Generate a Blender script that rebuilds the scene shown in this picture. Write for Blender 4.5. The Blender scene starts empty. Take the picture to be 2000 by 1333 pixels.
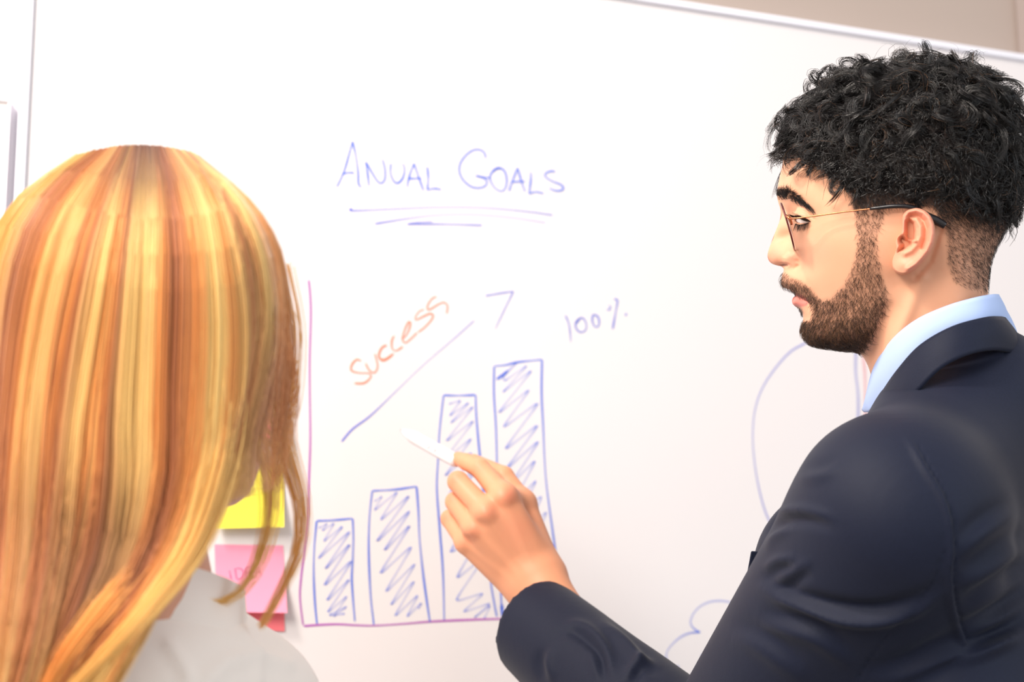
import bpy, math
import numpy as np
from mathutils import Matrix, Vector
rng = np.random.default_rng(7)
sc = bpy.context.scene
A = np.array
# ---------------------------------------------------------------- camera
CAM = A([0.0, 0.0, 1.33]); FPX = 2778.0
_p, _r = math.radians(9.5), math.radians(-0.5)
_f = A([0, math.cos(_p), math.sin(_p)]); _u = A([0, -math.sin(_p), math.cos(_p)]); _x = A([1.0, 0, 0])
CR = math.cos(_r)*_x + math.sin(_r)*_u; CU = -math.sin(_r)*_x + math.cos(_r)*_u; CF = _f
cd = bpy.data.cameras.new('camera'); cam = bpy.data.objects.new('camera', cd); sc.collection.objects.link(cam)
cam.matrix_world = Matrix(((CR[0], CU[0], -CF[0], CAM[0]), (CR[1], CU[1], -CF[1], CAM[1]), (CR[2], CU[2], -CF[2], CAM[2]), (0, 0, 0, 1)))
cd.sensor_width = 36; cd.lens = FPX*36/2000; cd.clip_start = 0.05
cd.dof.use_dof = True; cd.dof.focus_distance = 1.16; cd.dof.aperture_fstop = 5.4
sc.camera = cam
# ---------------------------------------------------------------- light and exposure
w = bpy.data.worlds.new('world'); sc.world = w; w.use_nodes = True
w.node_tree.nodes['Background'].inputs[0].default_value = (1.0, 0.95, 0.915, 1)
w.node_tree.nodes['Background'].inputs[1].default_value = 0.68
def area(name, loc, target, size, power, col):
    l = bpy.data.lights.new(name, 'AREA'); l.shape = 'RECTANGLE'; l.size, l.size_y = size; l.energy = power; l.color = col
    o = bpy.data.objects.new(name, l); sc.collection.objects.link(o); o.location = loc
    o.rotation_euler = (Vector(target)-Vector(loc)).to_track_quat('-Z', 'Y').to_euler(); return o
area('ceiling_lamp', (-0.95, 0.45, 2.9), (-0.1, 1.6, 1.4), (0.30, 0.30), 27, (1.0, 0.89, 0.79))
area('window_light', (2.6, -0.9, 2.0), (0.5, 1.2, 1.3), (1.4, 1.6), 24, (0.70, 0.86, 1.0))
area('ceiling_panel', (-1.3, -0.8, 2.8), (0.0, 1.3, 1.4), (1.2, 1.2), 66, (1.0, 0.92, 0.84))
sc.view_settings.view_transform = 'Standard'; sc.view_settings.look = 'None'
sc.view_settings.gamma = 1.0; sc.view_settings.use_curve_mapping = False
sc.view_settings.exposure = 0.16
# ---------------------------------------------------------------- helpers
def nrm(v): v = np.asarray(v, float); return v/np.maximum(np.linalg.norm(v, axis=-1, keepdims=True), 1e-12)
def ray(px, py):
    px = np.asarray(px, float)[..., None]; py = np.asarray(py, float)[..., None]
    return CR*(px-1000)/FPX + CU*(666.5-py)/FPX + CF
def V(px, py, d): return CAM + ray(px, py)*np.asarray(d, float)[..., None]
def proj(P):
    Q = np.asarray(P)-CAM; z = Q@CF
    return 1000+FPX*(Q@CR)/z, 666.5-FPX*(Q@CU)/z, z
def srgb(r, g, b):
    c = A([r, g, b])/255.0
    return tuple(np.where(c <= 0.04045, c/12.92, ((c+0.055)/1.055)**2.4))
def sm(a, b, x): t = np.clip((x-a)/(b-a), 0, 1); return t*t*(3-2*t)
def spline(pts, n, closed=False):
    P = np.asarray(pts, float)
    if closed: Q = np.vstack([P[-1], P, P[0], P[1]])
    else: Q = np.vstack([2*P[0]-P[1], P, 2*P[-1]-P[-2]])
    out = []; m = 24
    t = np.linspace(0, 1, m, endpoint=False)[:, None]
    for i in range(1, len(Q)-2):
        a, b, c, d = Q[i-1], Q[i], Q[i+1], Q[i+2]
        out.append(0.5*((2*b)+(-a+c)*t+(2*a-5*b+4*c-d)*t*t+(-a+3*b-3*c+d)*t**3))
    out = np.vstack(out+[Q[-2][None]])
    L = np.r_[0, np.cumsum(np.linalg.norm(np.diff(out, axis=0), axis=1))]
    s = np.linspace(0, L[-1], n+1)[:-1] if closed else np.linspace(0, L[-1], n)
    return np.stack([np.interp(s, L, out[:, k]) for k in range(out.shape[1])], 1)
def dseg(x, y, poly):
    """distance from points to a polyline (vectorised)"""
    P = np.asarray(poly, float); d = np.full(np.shape(x), 1e9)
    for a, b in zip(P[:-1], P[1:]):
        e = b-a; L = e@e+1e-9
        t = np.clip(((x-a[0])*e[0]+(y-a[1])*e[1])/L, 0, 1)
        d = np.minimum(d, np.hypot(x-a[0]-t*e[0], y-a[1]-t*e[1]))
    return d
def inpoly(x, y, poly):
    """signed distance to polygon, positive inside"""
    P = np.asarray(poly, float); c = np.zeros(np.shape(x), bool)
    for a, b in zip(P, np.roll(P, -1, 0)):
        if a[1] == b[1]: continue
        c ^= ((a[1] > y) != (b[1] > y)) & (x < (b[0]-a[0])*(y-a[1])/(b[1]-a[1])+a[0])
    d = dseg(x, y, np.vstack([P, P[:1]]))
    return np.where(c, d, -d)
def link(o, parent=None):
    sc.collection.objects.link(o)
    if parent is not None: o.parent = parent
    return o
def tag(o, label=None, cat=None, group=None, kind=None):
    for k, v in (('label', label), ('category', cat), ('group', group), ('kind', kind)):
        if v: o[k] = v
    return o
def thing(name, label, cat, group=None): return tag(link(bpy.data.objects.new(name, None)), label, cat, group)
def mk(name, Vt, faces, mat, parent=None, col=None, smooth=True):
    """faces: list of (n,3)/(n,4) int arrays"""
    Vt = np.asarray(Vt, np.float32)
    if not isinstance(faces, list): faces = [faces]
    faces = [np.asarray(f, np.int32) for f in faces if len(f)]
    me = bpy.data.meshes.new(name)
    me.vertices.add(len(Vt)); me.vertices.foreach_set('co', Vt.ravel())
    loops = np.concatenate([f.ravel() for f in faces]); tot = np.concatenate([np.full(len(f), f.shape[1], np.int32) for f in faces])
    me.loops.add(len(loops)); me.loops.foreach_set('vertex_index', loops)
    me.polygons.add(len(tot)); me.polygons.foreach_set('loop_start', np.r_[0, np.cumsum(tot)[:-1]].astype(np.int32))
    me.polygons.foreach_set('use_smooth', np.full(len(tot), smooth))
    me.update(calc_edges=True)
    if col is not None:
        ca = me.attributes.new('col', 'FLOAT_COLOR', 'POINT'); c4 = np.ones((len(Vt), 4), np.float32); c = np.asarray(col, np.float32)
        c4[:, :c.shape[1]] = c
        ca.data.foreach_set('color', c4.ravel())
    me.materials.append(mat)
    return link(bpy.data.objects.new(name, me), parent)
def join(parts):
    """parts: list of (V, [faces], col)"""
    Vs, Fs, Cs, n = [], [], [], 0
    for p in parts:
        v, f = p[0], p[1]
        if not isinstance(f, list): f = [f]
        Vs.append(v); Fs += [np.asarray(q)+n for q in f]; n += len(v)
        if len(p) > 2: Cs.append(p[2])
    by = {}
    for f in Fs: by.setdefault(f.shape[1], []).append(f)
    return np.vstack(Vs), [np.vstack(q) for q in by.values()], (np.vstack(Cs) if Cs else None)
def gridfaces(nu, nv, wrapu=False, wrapv=False, flip=False):
    iu = np.arange(nu if wrapu else nu-1); iv = np.arange(nv if wrapv else nv-1)
    I, J = np.meshgrid(iu, iv, indexing='ij'); I2 = (I+1) % nu; J2 = (J+1) % nv
    F = np.stack([I*nv+J, I2*nv+J, I2*nv+J2, I*nv+J2], -1).reshape(-1, 4)
    return F[:, ::-1] if flip else F
def tubes(P, R, sides=3, cap=False):
    """P (N,K,3) strands, R (N,K) radii"""
    P = np.asarray(P, float); N, K, _ = P.shape; R = np.broadcast_to(R, (N, K))
    T = nrm(np.gradient(P, axis=1))
    ref = np.where(np.abs(T[:, 0, 2:3]) < 0.9, A([0, 0, 1.0]), A([1.0, 0, 0]))
    n = nrm(np.cross(T[:, 0], ref)); Ns = [n]
    for k in range(1, K):
        n = nrm(n-(n*T[:, k]).sum(-1, keepdims=True)*T[:, k]); Ns.append(n)
    Nn = np.stack(Ns, 1); B = np.cross(T, Nn)
    a = np.arange(sides)*2*np.pi/sides
    Q = P[:, :, None]+R[:, :, None, None]*(np.cos(a)[:, None]*Nn[:, :, None]+np.sin(a)[:, None]*B[:, :, None])
    i, k, s = np.meshgrid(np.arange(N), np.arange(K-1), np.arange(sides), indexing='ij'); s2 = (s+1) % sides
    b = i*K*sides
    F = np.stack([b+k*sides+s, b+k*sides+s2, b+(k+1)*sides+s2, b+(k+1)*sides+s], -1).reshape(-1, 4)
    if cap and sides == 4:
        i = np.arange(N)*K*4
        F = np.vstack([F, np.stack([i+3, i+2, i+1, i], 1), np.stack([i+(K-1)*4+q for q in range(4)], 1)])
    Qf = Q.reshape(-1, 3)
    if cap and sides != 4:
        c0 = len(Qf); Qf = np.vstack([Qf, P[:, 0], P[:, -1]]); tr = []
        for q in range(N):
            for s_ in range(sides):
                tr.append((c0+q, q*K*sides+(s_+1) % sides, q*K*sides+s_))
                tr.append((c0+N+q, q*K*sides+(K-1)*sides+s_, q*K*sides+(K-1)*sides+(s_+1) % sides))
        return Qf, [F, A(tr)]
    return Qf, F
def nets(f, org, h):
    """surface nets over a 3-D sdf grid"""
    s = f < 0
    c = [s[i:s.shape[0]-1+i, j:s.shape[1]-1+j, k:s.shape[2]-1+k] for i in (0, 1) for j in (0, 1) for k in (0, 1)]
    cnt = sum(q.astype(np.int8) for q in c); act = (cnt > 0) & (cnt < 8)
    idx = np.argwhere(act); vid = np.full(act.shape, -1, np.int64); vid[act] = np.arange(len(idx))
    off = A([(i, j, k) for i in (0, 1) for j in (0, 1) for k in (0, 1)])
    val = np.stack([f[idx[:, 0]+o[0], idx[:, 1]+o[1], idx[:, 2]+o[2]] for o in off], 1)
    acc = np.zeros((len(idx), 3)); n = np.zeros(len(idx))
    for a in range(8):
        for b in range(a+1, 8):
            if np.abs(off[a]-off[b]).sum() != 1: continue
            m = (val[:, a] < 0) != (val[:, b] < 0)
            t = np.where(m, val[:, a]/np.where(m, val[:, a]-val[:, b], 1), 0)
            acc += np.where(m[:, None], off[a]+t[:, None]*(off[b]-off[a]), 0); n += m
    Vt = (idx+acc/n[:, None])*h+org
    Fs = []
    for ax in range(3):
        sl0 = [slice(None)]*3; sl1 = [slice(None)]*3; sl0[ax] = slice(0, -1); sl1[ax] = slice(1, None)
        a = s[tuple(sl0)]; b = s[tuple(sl1)]
        u, v = (ax+1) % 3, (ax+2) % 3
        e = np.argwhere(a != b); e = e[(e[:, u] > 0) & (e[:, v] > 0) & (e[:, u] < s.shape[u]-1) & (e[:, v] < s.shape[v]-1)]
        du = np.zeros(3, int); du[u] = 1; dv = np.zeros(3, int); dv[v] = 1
        q = [vid[tuple((e-o).T)] for o in (du*0, du, du+dv, dv)]
        F = np.stack(q, 1); fl = a[tuple(e.T)]
        F[~fl] = F[~fl][:, ::-1]; Fs.append(F)
    return Vt, np.vstack(Fs)
def grid(lo, hi, h):
    lo = A(lo, ); hi = A(hi); ax = [np.arange(lo[i], hi[i], h, dtype=np.float32) for i in range(3)]
    return np.meshgrid(*ax, indexing='ij', sparse=True), lo
def rcone(G, a, b, ra, rb):
    X, Y, Z = G; a = A(a, float); b = A(b, float); e = b-a; L = e@e+1e-12
    t = np.clip(((X-a[0])*e[0]+(Y-a[1])*e[1]+(Z-a[2])*e[2])/L, 0, 1).astype(np.float32)
    return np.sqrt((X-a[0]-t*e[0])**2+(Y-a[1]-t*e[1])**2+(Z-a[2]-t*e[2])**2)-(ra+(rb-ra)*t)
def ellip(G, c, ax, r):
    """oriented ellipsoid; ax rows are its axes"""
    X, Y, Z = G; ds = [((X-c[0])*ax[i][0]+(Y-c[1])*ax[i][1]+(Z-c[2])*ax[i][2])/r[i] for i in range(3)]
    q = np.sqrt(ds[0]**2+ds[1]**2+ds[2]**2); return (q-1)*min(r)
def smin(a, b, k):
    h = np.clip(0.5+0.5*(b-a)/k, 0, 1); return b+(a-b)*h-k*h*(1-h)
def vnorm(Vt, F):
    N = np.zeros_like(Vt)
    for f in (F if isinstance(F, list) else [F]):
        n = np.cross(Vt[f[:, 2]]-Vt[f[:, 0]], Vt[f[:, -1]]-Vt[f[:, 1]]) if f.shape[1] == 4 else np.cross(Vt[f[:, 1]]-Vt[f[:, 0]], Vt[f[:, 2]]-Vt[f[:, 0]])
        for k in range(f.shape[1]):
            for c in range(3): N[:, c] += np.bincount(f[:, k], n[:, c], len(Vt))
    return nrm(N)
def relax(Vt, F, it=2, lam=0.5):
    e = np.vstack([F[:, [0, 1]], F[:, [1, 2]], F[:, [2, 3]], F[:, [3, 0]]]); n = len(Vt)
    deg = np.bincount(e[:, 0], minlength=n)+np.bincount(e[:, 1], minlength=n)
    for q in range(it):
        for l_ in (lam, -lam*1.04):
            S = np.stack([np.bincount(e[:, 0], Vt[e[:, 1], c], n)+np.bincount(e[:, 1], Vt[e[:, 0], c], n) for c in range(3)], 1)
            Vt = Vt+l_*(S/deg[:, None]-Vt)
    return Vt
# ---------------------------------------------------------------- materials
def mat(name, color=(.8, .8, .8), rough=0.5, spec=0.5, metal=0.0, sss=0.0, attr=False, noise=None, bump=None, coat=0.0, trans=0.0, sheen=0.0, alpha_attr=False, ior=None):
    m = bpy.data.materials.new(name); m.use_nodes = True; nt = m.node_tree; b = nt.nodes['Principled BSDF']
    b.inputs['Roughness'].default_value = rough; b.inputs['Specular IOR Level'].default_value = spec; b.inputs['Metallic'].default_value = metal
    b.inputs['Subsurface Weight'].default_value = sss
    if sss: b.inputs['Subsurface Radius'].default_value = (1.0, 0.35, 0.2); b.inputs['Subsurface Scale'].default_value = 0.004
    b.inputs['Coat Weight'].default_value = coat; b.inputs['Transmission Weight'].default_value = trans; b.inputs['Sheen Weight'].default_value = sheen
    if ior: b.inputs['IOR'].default_value = ior
    if attr:
        at = nt.nodes.new('ShaderNodeAttribute'); at.attribute_name = 'col'; src = at.outputs['Color']
        if alpha_attr: nt.links.new(at.outputs['Alpha'], b.inputs['Alpha'])
    else:
        rgb = nt.nodes.new('ShaderNodeRGB'); rgb.outputs[0].default_value = (*color, 1); src = rgb.outputs[0]
    tc = nt.nodes.new('ShaderNodeTexCoord')
    if noise:
        nz = nt.nodes.new('ShaderNodeTexNoise'); nz.inputs['Scale'].default_value = noise[0]; nz.inputs['Detail'].default_value = 4
        nt.links.new(tc.outputs['Object'], nz.inputs['Vector'])
        mp = nt.nodes.new('ShaderNodeMapRange'); mp.inputs['To Min'].default_value = 1-noise[1]; mp.inputs['To Max'].default_value = 1+noise[1]
        nt.links.new(nz.outputs['Fac'], mp.inputs['Value'])
        mx = nt.nodes.new('ShaderNodeMix'); mx.data_type = 'RGBA'; mx.blend_type = 'MULTIPLY'; mx.inputs[0].default_value = 1
        nt.links.new(src, mx.inputs[6]); nt.links.new(mp.outputs[0], mx.inputs[7]); src = mx.outputs[2]
    nt.links.new(src, b.inputs['Base Color'])
    if bump:
        nz = nt.nodes.new('ShaderNodeTexNoise'); nz.inputs['Scale'].default_value = bump[0]; nz.inputs['Detail'].default_value = 5
        nt.links.new(tc.outputs['Object'], nz.inputs['Vector'])
        bp = nt.nodes.new('ShaderNodeBump'); bp.inputs['Strength'].default_value = bump[1]; bp.inputs['Distance'].default_value = bump[2]
        nt.links.new(nz.outputs['Fac'], bp.inputs['Height']); nt.links.new(bp.outputs[0], b.inputs['Normal'])
    return m
# ================================================================ room and whiteboard
PSI = math.radians(21.5); BD = A([math.cos(PSI), math.sin(PSI), 0]); BN = A([math.sin(PSI), -math.cos(PSI), 0]); UZ = A([0, 0, 1.0])
B0 = V(490, 1100, 1.6)                         # a point on the writing surface
def bhit(px, py, off=0.0):
    r = ray(px, py); k = ((B0-CAM)@BN+off)/(r@BN); return CAM+r*np.asarray(k)[..., None]
def bcoord(P): return (P-B0)@BD, (P-B0)[..., 2]
aL = float(np.mean([bcoord(bhit(47, 0))[0], bcoord(bhit(31, 330))[0]]))
zT = float(np.mean([bcoord(bhit(1450, 22))[1], bcoord(bhit(1900, 93))[1]]))
aR, zB = aL+2.4, zT-1.25
def bp(a, z, n): return B0+BD*a+UZ*z+BN*n
def bbox(a0, a1, z0, z1, n0, n1):
    c = A([bp(a, z, n) for a in (a0, a1) for z in (z0, z1) for n in (n0, n1)])
    return c, A([(0, 1, 3, 2), (4, 6, 7, 5), (0, 4, 5, 1), (2, 3, 7, 6), (0, 2, 6, 4), (1, 5, 7, 3)])
def bevel(o, wd=0.002, seg=2):
    m = o.modifiers.new('bevel', 'BEVEL'); m.width = wd; m.segments = seg; m.limit_method = 'ANGLE'; return o
def struct(o): o['kind'] = 'structure'; return o
m_wall = mat('beige_wall_paint', srgb(178, 163, 154), 0.9, 0.2, noise=(3, .03), bump=(250, .1, .001))
m_wallw = mat('pale_grey_wall_paint', srgb(226, 224, 230), 0.9, 0.2, bump=(250, .1, .001))
m_floor = mat('grey_floor', srgb(150, 145, 140), 0.6, 0.3, noise=(6, .1))
m_trim = mat('dark_grey_trim', srgb(168, 156, 152), 0.7, 0.3)
m_board = mat('whiteboard_enamel', srgb(232, 227, 228), 0.42, 0.25, noise=(1.5, .012))
m_frame = mat('white_frame', srgb(238, 238, 248), 0.35, 0.4)
m_steel = mat('bracket_grey', srgb(200, 200, 210), 0.4, 0.5, metal=0.3)
ZF = -B0[2]
v, f = bbox(aL+0.5, 6, ZF, 1.5, -0.12, -0.03); struct(mk('wall_back', v, f, m_wall, smooth=False))
v, f = bbox(-4, aL+0.5, ZF, 1.5, -0.12, -0.02); struct(mk('wall_left', v, f, m_wallw, smooth=False))
af = bcoord(bhit(1986, 60, -0.03))[0]
v, f = bbox(af, af+0.14, ZF, 1.5, -0.03, 0.0); struct(bevel(mk('trim_1', v, f, m_trim, smooth=False)))
struct(mk('floor', A([(-5, -4, 0), (6, -4, 0), (6, 5, 0), (-5, 5, 0)]), A([(0, 1, 2, 3)]), m_floor, smooth=False))

wb = thing('whiteboard', 'large white wall whiteboard with slim white frame and blue bar chart drawn on it', 'whiteboard')
FW = 0.0105
v, f = bbox(aL+FW*.8, aR-FW*.8, zB+FW*.8, zT-FW*.8, -0.02, 0); mk('writing_surface', v, f, m_board, wb, smooth=False)
for (a0, a1, z0, z1) in ((aL, aL+FW, zB, zT), (aR-FW, aR, zB, zT), (aL+FW, aR-FW, zT-FW, zT), (aL+FW, aR-FW, zB, zB+FW)):
    v, f = bbox(a0, a1, z0, z1, -0.03, 0.006); bevel(mk('frame_rail', v, f, m_frame, wb, smooth=False), 0.0025, 3)
v, f = bbox(aL+0.3, aR-0.3, zB-0.012, zB, -0.02, 0.07); bevel(mk('pen_tray', v, f, m_frame, wb, smooth=False))

# second board on the left
c = bcoord(bhit(22, 192, -0.01)); a1, z1 = float(c[0]), float(c[1])
w2 = thing('whiteboard', 'smaller cream-white board with grey edge at the left margin beside the large whiteboard', 'whiteboard')
m_b2 = mat('cream_panel', srgb(243, 236, 233), 0.6, 0.25); m_b2f = mat('pale_grey_rail', srgb(236, 234, 238), 0.5, 0.4)
v, f = bbox(a1-0.7, a1-0.003, z1-0.9, z1-0.006, -0.02, -0.008); mk('panel', v, f, m_b2, w2, smooth=False)
v, f = bbox(a1-0.7, a1, z1-0.0065, z1, -0.02, -0.003); bevel(mk('frame_rail', v, f, m_b2f, w2, smooth=False), .0015)
v, f = bbox(a1-0.0035, a1, z1-0.9, z1-0.0065, -0.02, -0.003); bevel(mk('frame_rail', v, f, m_b2f, w2, smooth=False), .001)

# ---- marker drawings: thin ink films on the writing surface
m_ink = mat('marker_ink', attr=True, rough=0.6, spec=0.2, alpha_attr=True)
BLUE = srgb(66, 112, 232); BLU2 = srgb(112, 126, 224); PURP = srgb(186, 96, 190); ORG = srgb(240, 150, 120); PINKI = srgb(248, 150, 160)
def T6(x, y): return 620+x/3.03, 240+y/3.03
def T7(x, y): return 580+x/2.298, 660+y/2.298
def T5(x, y): return 1440+x/2.897, 560+y/2.897
def T4(x, y): return 1280+x/6.258, 1120+y/6.258
def T3(x, y): return 740+x/3.03, 800+y/3.03
def T1(x, y): return x, y
def ink(name, strokes, T, col, wpx=4.6, a0=0.85, var=0.3, parent=None, surf=None, zoff=0.0004):
    parts = []; a0 = a0*.88
    for q, st in enumerate(strokes):
        o = {}
        if isinstance(st[-1], dict): o = st[-1]; st = st[:-1]
        P2 = A([T(*p) for p in st], float)
        L = np.linalg.norm(np.diff(P2, axis=0), axis=1).sum(); n = max(4, int(L/4))
        P2 = P2 if o.get('sharp') else P2
        C2 = spline(P2, n) if not o.get('zig') else np.vstack([np.stack([np.linspace(a[i], b[i], 10) for i in (0, 1)], 1)[:-1] for a, b in zip(P2[:-1], P2[1:])]+[P2[-1:]])
        if o.get('zig'):
            for _ in range(2): C2[1:-1] = (C2[:-2]+2*C2[1:-1]+C2[2:])/4
        n = len(C2)
        P = (surf or (lambda x, y: bhit(x, y, zoff+0.00004*q)))(C2[:, 0], C2[:, 1])
        T_ = nrm(np.gradient(P, axis=0)); S = nrm(np.cross(T_, BN))
        t = np.linspace(0, 1, n); ph = rng.uniform(0, 6, 3)
        wd = (o.get('w', wpx)*1.66/FPX/2)*(1+0.15*np.sin(t*9+ph[0]))
        wd = wd*np.minimum(1, 0.6+np.minimum(np.arange(n), np.arange(n)[::-1])*0.4)
        al = a0*(1-var*0.5*(1+np.sin(t*(4+ph[1])+ph[2])))
        if 'fade' in o: al = .85*np.interp(t, np.linspace(0, 1, len(o['fade'])), o['fade'])
        if o.get('zig'):   # ink pools where the pen turns
            k = np.abs(((np.arange(n) % 9)/9.0)-0.5)*2; al = a0*(0.28+0.5*k**3)
        cc = A(o.get('col', col)); colr = np.tile(cc, (n, 1))
        ring = np.stack([P-S*wd[:, None], P-S*wd[:, None]*.62, P+S*wd[:, None]*.62, P+S*wd[:, None]], 1).reshape(-1, 3)
        c4 = np.concatenate([np.repeat(colr, 4, 0), (al[:, None]*A([.35, 1, 1, .35])).reshape(-1, 1)], 1)
        parts.append((ring, gridfaces(n, 4), c4))
    v, f, c = join(parts)
    return mk(name, v, f, m_ink, parent or wb, col=c)
ink('title_lettering', [
 [(115,380),(160,280),(208,110)], [(208,110),(228,200),(240,290),(243,360),(260,383)], [(145,305),(180,295),(220,297)],
 [(285,230),(295,290),(305,375)], [(285,230),(320,290),(355,345),(378,358),(398,335),(400,280),(385,215)],
 [(435,240),(432,290),(445,335),(470,358),(500,335),(515,290),(512,255),(503,240)],
 [(530,382),(545,310),(572,240)], [(572,240),(595,310),(628,403)], [(540,330),(615,328)],
 [(650,258),(655,330),(650,398)], [(650,398),(690,388),(733,395)],
 [(995,210),(990,180),(965,160),(925,160),(880,190),(845,240),(840,290),(860,335),(905,375),(950,385),(990,375),(1003,350),(985,328),(935,312)],
 [(935,312),(1025,328)],
 [(1085,268),(1050,275),(1022,310),(1025,345),(1050,385),(1088,405),(1112,385),(1120,340),(1110,290),(1085,268),(1060,268),(1040,290)],
 [(1133,405),(1155,340),(1185,265)], [(1185,265),(1205,340),(1228,408)], [(1145,350),(1230,345)],
 [(1263,290),(1262,340),(1252,420)], [(1252,420),(1290,408),(1340,418)],
 [(1408,288),(1380,285),(1348,300),(1350,320),(1390,345),(1440,365),(1457,385),(1440,400),(1405,400),(1370,385)]], T6, BLUE, 4.4)
ink('title_underline', [
 [(190,513),(215,520),(400,513),(650,502),(850,500),(1050,508),(1250,527),(1393,547),{'fade':[1,.6,.5,.35,.3,.35,.5,.6,.7]}],
 [(188,513),(206,516),{'w':8,'fade':[1,1]}],
 [(340,598),(500,572),(650,552),(800,543),(950,545),(1150,562),(1350,592),{'fade':[.9,.6,.35,.25,.25,.3,.45]}],
 [(683,585),(600,590),(530,600),{'fade':[.4,.7]}],[(530,600),(750,600),(975,607),{'fade':[.8,.6,.7]}]], T6, BLU2, 4.2)
ink('success_lettering', [
 [(705,1030),(680,1040),(655,1075),(650,1105),(672,1102),(715,1075),(750,1064),(770,1085),(765,1130)],
 [(632,1105),(605,1115),(582,1145),(582,1168),(620,1150),(665,1130),(685,1140),(672,1170),(630,1215),(595,1240)],
 [(497,1280),(522,1262),(545,1215),(550,1180),(538,1180),(515,1230),(503,1280),(520,1303),(560,1272),(590,1242)],
 [(455,1260),(440,1290),(442,1335),(465,1350),(505,1325)],
 [(412,1318),(385,1330),(365,1370),(368,1395),(400,1400),(440,1370)]], T6, ORG, 4.4, 0.9)
ink('success_lettering', [
 [(288,105),(268,98),(246,122),(245,148),(280,158),(322,160),(332,175),(303,203),(258,205)],
 [(308,115),(325,147),(348,157),(362,128),(350,72)],
 [(400,32),(378,48),(366,82),(385,104),(415,88),(434,70)]], T7, ORG, 4.4, 0.9)
ink('arrow_drawing', [
 [(200,467),(250,410),(330,350),(440,245),(560,130),(710,0),(796,-77),{'fade':[1,.9,.55,.35,.3,.35,.55],'w':4}]], T7, BLU2)
ink('arrow_head_drawing', [[(995,1025),(1080,1010),(1160,998),{'fade':[.8,.6,.7]}],[(1160,998),(1110,1100),(1052,1222),{'fade':[.7,.5,.35]}]], T6, BLU2, 4.4)
ink('percent_lettering', [
 [(1468,1140),(1490,1200),(1500,1300),{'fade':[.8,.6,.4]}], [(1555,1155),(1530,1180),(1530,1215),(1555,1240),(1585,1230),(1592,1200),(1580,1165),(1558,1155),(1530,1190)],
 [(1632,1133),(1626,1170),(1640,1205),(1660,1208),(1668,1180),(1658,1145),(1630,1135)],
 [(1725,1080),(1736,1090),(1728,1108),(1712,1106)], [(1755,1045),(1776,1050),(1765,1120),(1747,1222)], [(1820,1132),(1832,1138),{'w':7}]], T6, BLU2, 4.6)
ink('chart_axis_drawing', [
 [(603,547),(606,580),(607,620),(605,700),(605,760),(606,860),(603,950),(601,1010),(595,1070),(588,1130),(586,1170),(592,1222)]], T1, PURP, 4.4, 1.1)
ink('chart_axis_drawing', [
 [(30,1295),(100,1290),(180,1287),(260,1291),(345,1293),(480,1285),(600,1275),(750,1268),(900,1263),(1010,1260)]], T7, PURP, 4.4, 1.05)
Z = {'zig': 1}
ink('short_bar_drawing', [
 [(88,823),(78,940),(75,1050),(80,1180),(90,1288)], [(88,823),(160,820),(250,812)], [(250,812),(253,900),(250,1000),(246,1080),(252,1180),(260,1275)],
 [(98,855),(135,835),(112,868),(170,830),(115,920),(213,838),(85,1003),(248,858),(118,1050),(247,915),(112,1125),(255,990),(125,1192),(243,1075),(130,1242),(230,1155),(160,1258),(228,1205),(140,1248),(215,1240),Z]], T7, BLUE, 4.6)
ink('second_bar_drawing', [
 [(338,688),(326,800),(322,950),(330,1150),(345,1290)], [(338,688),(440,682),(537,668)], [(537,668),(545,780),(550,900),(565,1050),(578,1150),(597,1280)],
 [(348,735),(383,710),(343,780),(457,685),(367,828),(515,697),(345,930),(517,765),(382,968),(517,830),(362,1073),(525,925),(388,1155),(540,1003),(412,1213),(535,1082),(432,1260),(548,1150),(490,1258),(560,1190),(545,1217),Z]], T7, BLUE, 4.6)
ink('third_bar_drawing', [
 [(658,258),(640,420),(633,550),(628,680),(640,850),(655,1050),(661,1270)], [(658,258),(720,260),(802,257)],
 [(802,257),(805,350),(815,470),(830,620),(850,850),(868,1080),(885,1190),(897,1253)],
 [(682,298),(737,280),(680,355),(778,285),(682,390),(800,300),(660,475),(803,362),(652,560),(793,442),(655,632),(793,503),(663,742),(800,580),(672,890),(810,760),(678,975),(840,860),(708,1090),(845,980),(705,1187),(843,1145),(740,1235),(873,1190),(790,1262),(870,1200),(840,1262),Z]], T7, BLUE, 4.6)
ink('tall_bar_drawing', [
 [(885,128),(884,250),(893,400),(898,580),(905,900),(920,1260)], [(885,128),(940,122),(990,110),(1100,98)],
 [(1100,98),(1098,250),(1105,400),(1112,560),(1122,680),(1145,850),(1165,1000),(1178,1120)], [(919,1195),(921,1245),{'w':8}],
 [(897,187),(945,150),{'w':7}],
 [(897,187),(945,150),(990,108),(922,180),(930,195),(1040,118),(912,255),(1065,135),(893,350),(1053,222),(915,413),(1095,280),(922,513),(1093,380),(930,600),(1095,452),(950,670),(1078,540),(960,760),(1080,632),(1000,790),(1103,705),(1040,860),(1125,775),(1060,930),(1122,880),(1090,1000),(1140,968),(1120,1040),Z]], T7, BLUE, 4.6)
ink('circle_drawing', [
 [(390,318),(300,370),(210,470),(140,580),(100,700),(88,830),(95,970),(120,1130),(165,1290),(240,1420),(350,1520),{'fade':[.6,.45,.4,.4,.45,.5,.5,.4]}],
 [(672,340),(670,480),(683,600),(685,720),(680,900),{'fade':[.35]*3,'w':9}]], T5, BLU2, 4.8)
ink('pink_stroke_drawing', [[(712,380),(722,500),(725,640),(730,800),{'fade':[.4]*3,'w':8}]], T5, PINKI)
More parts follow.
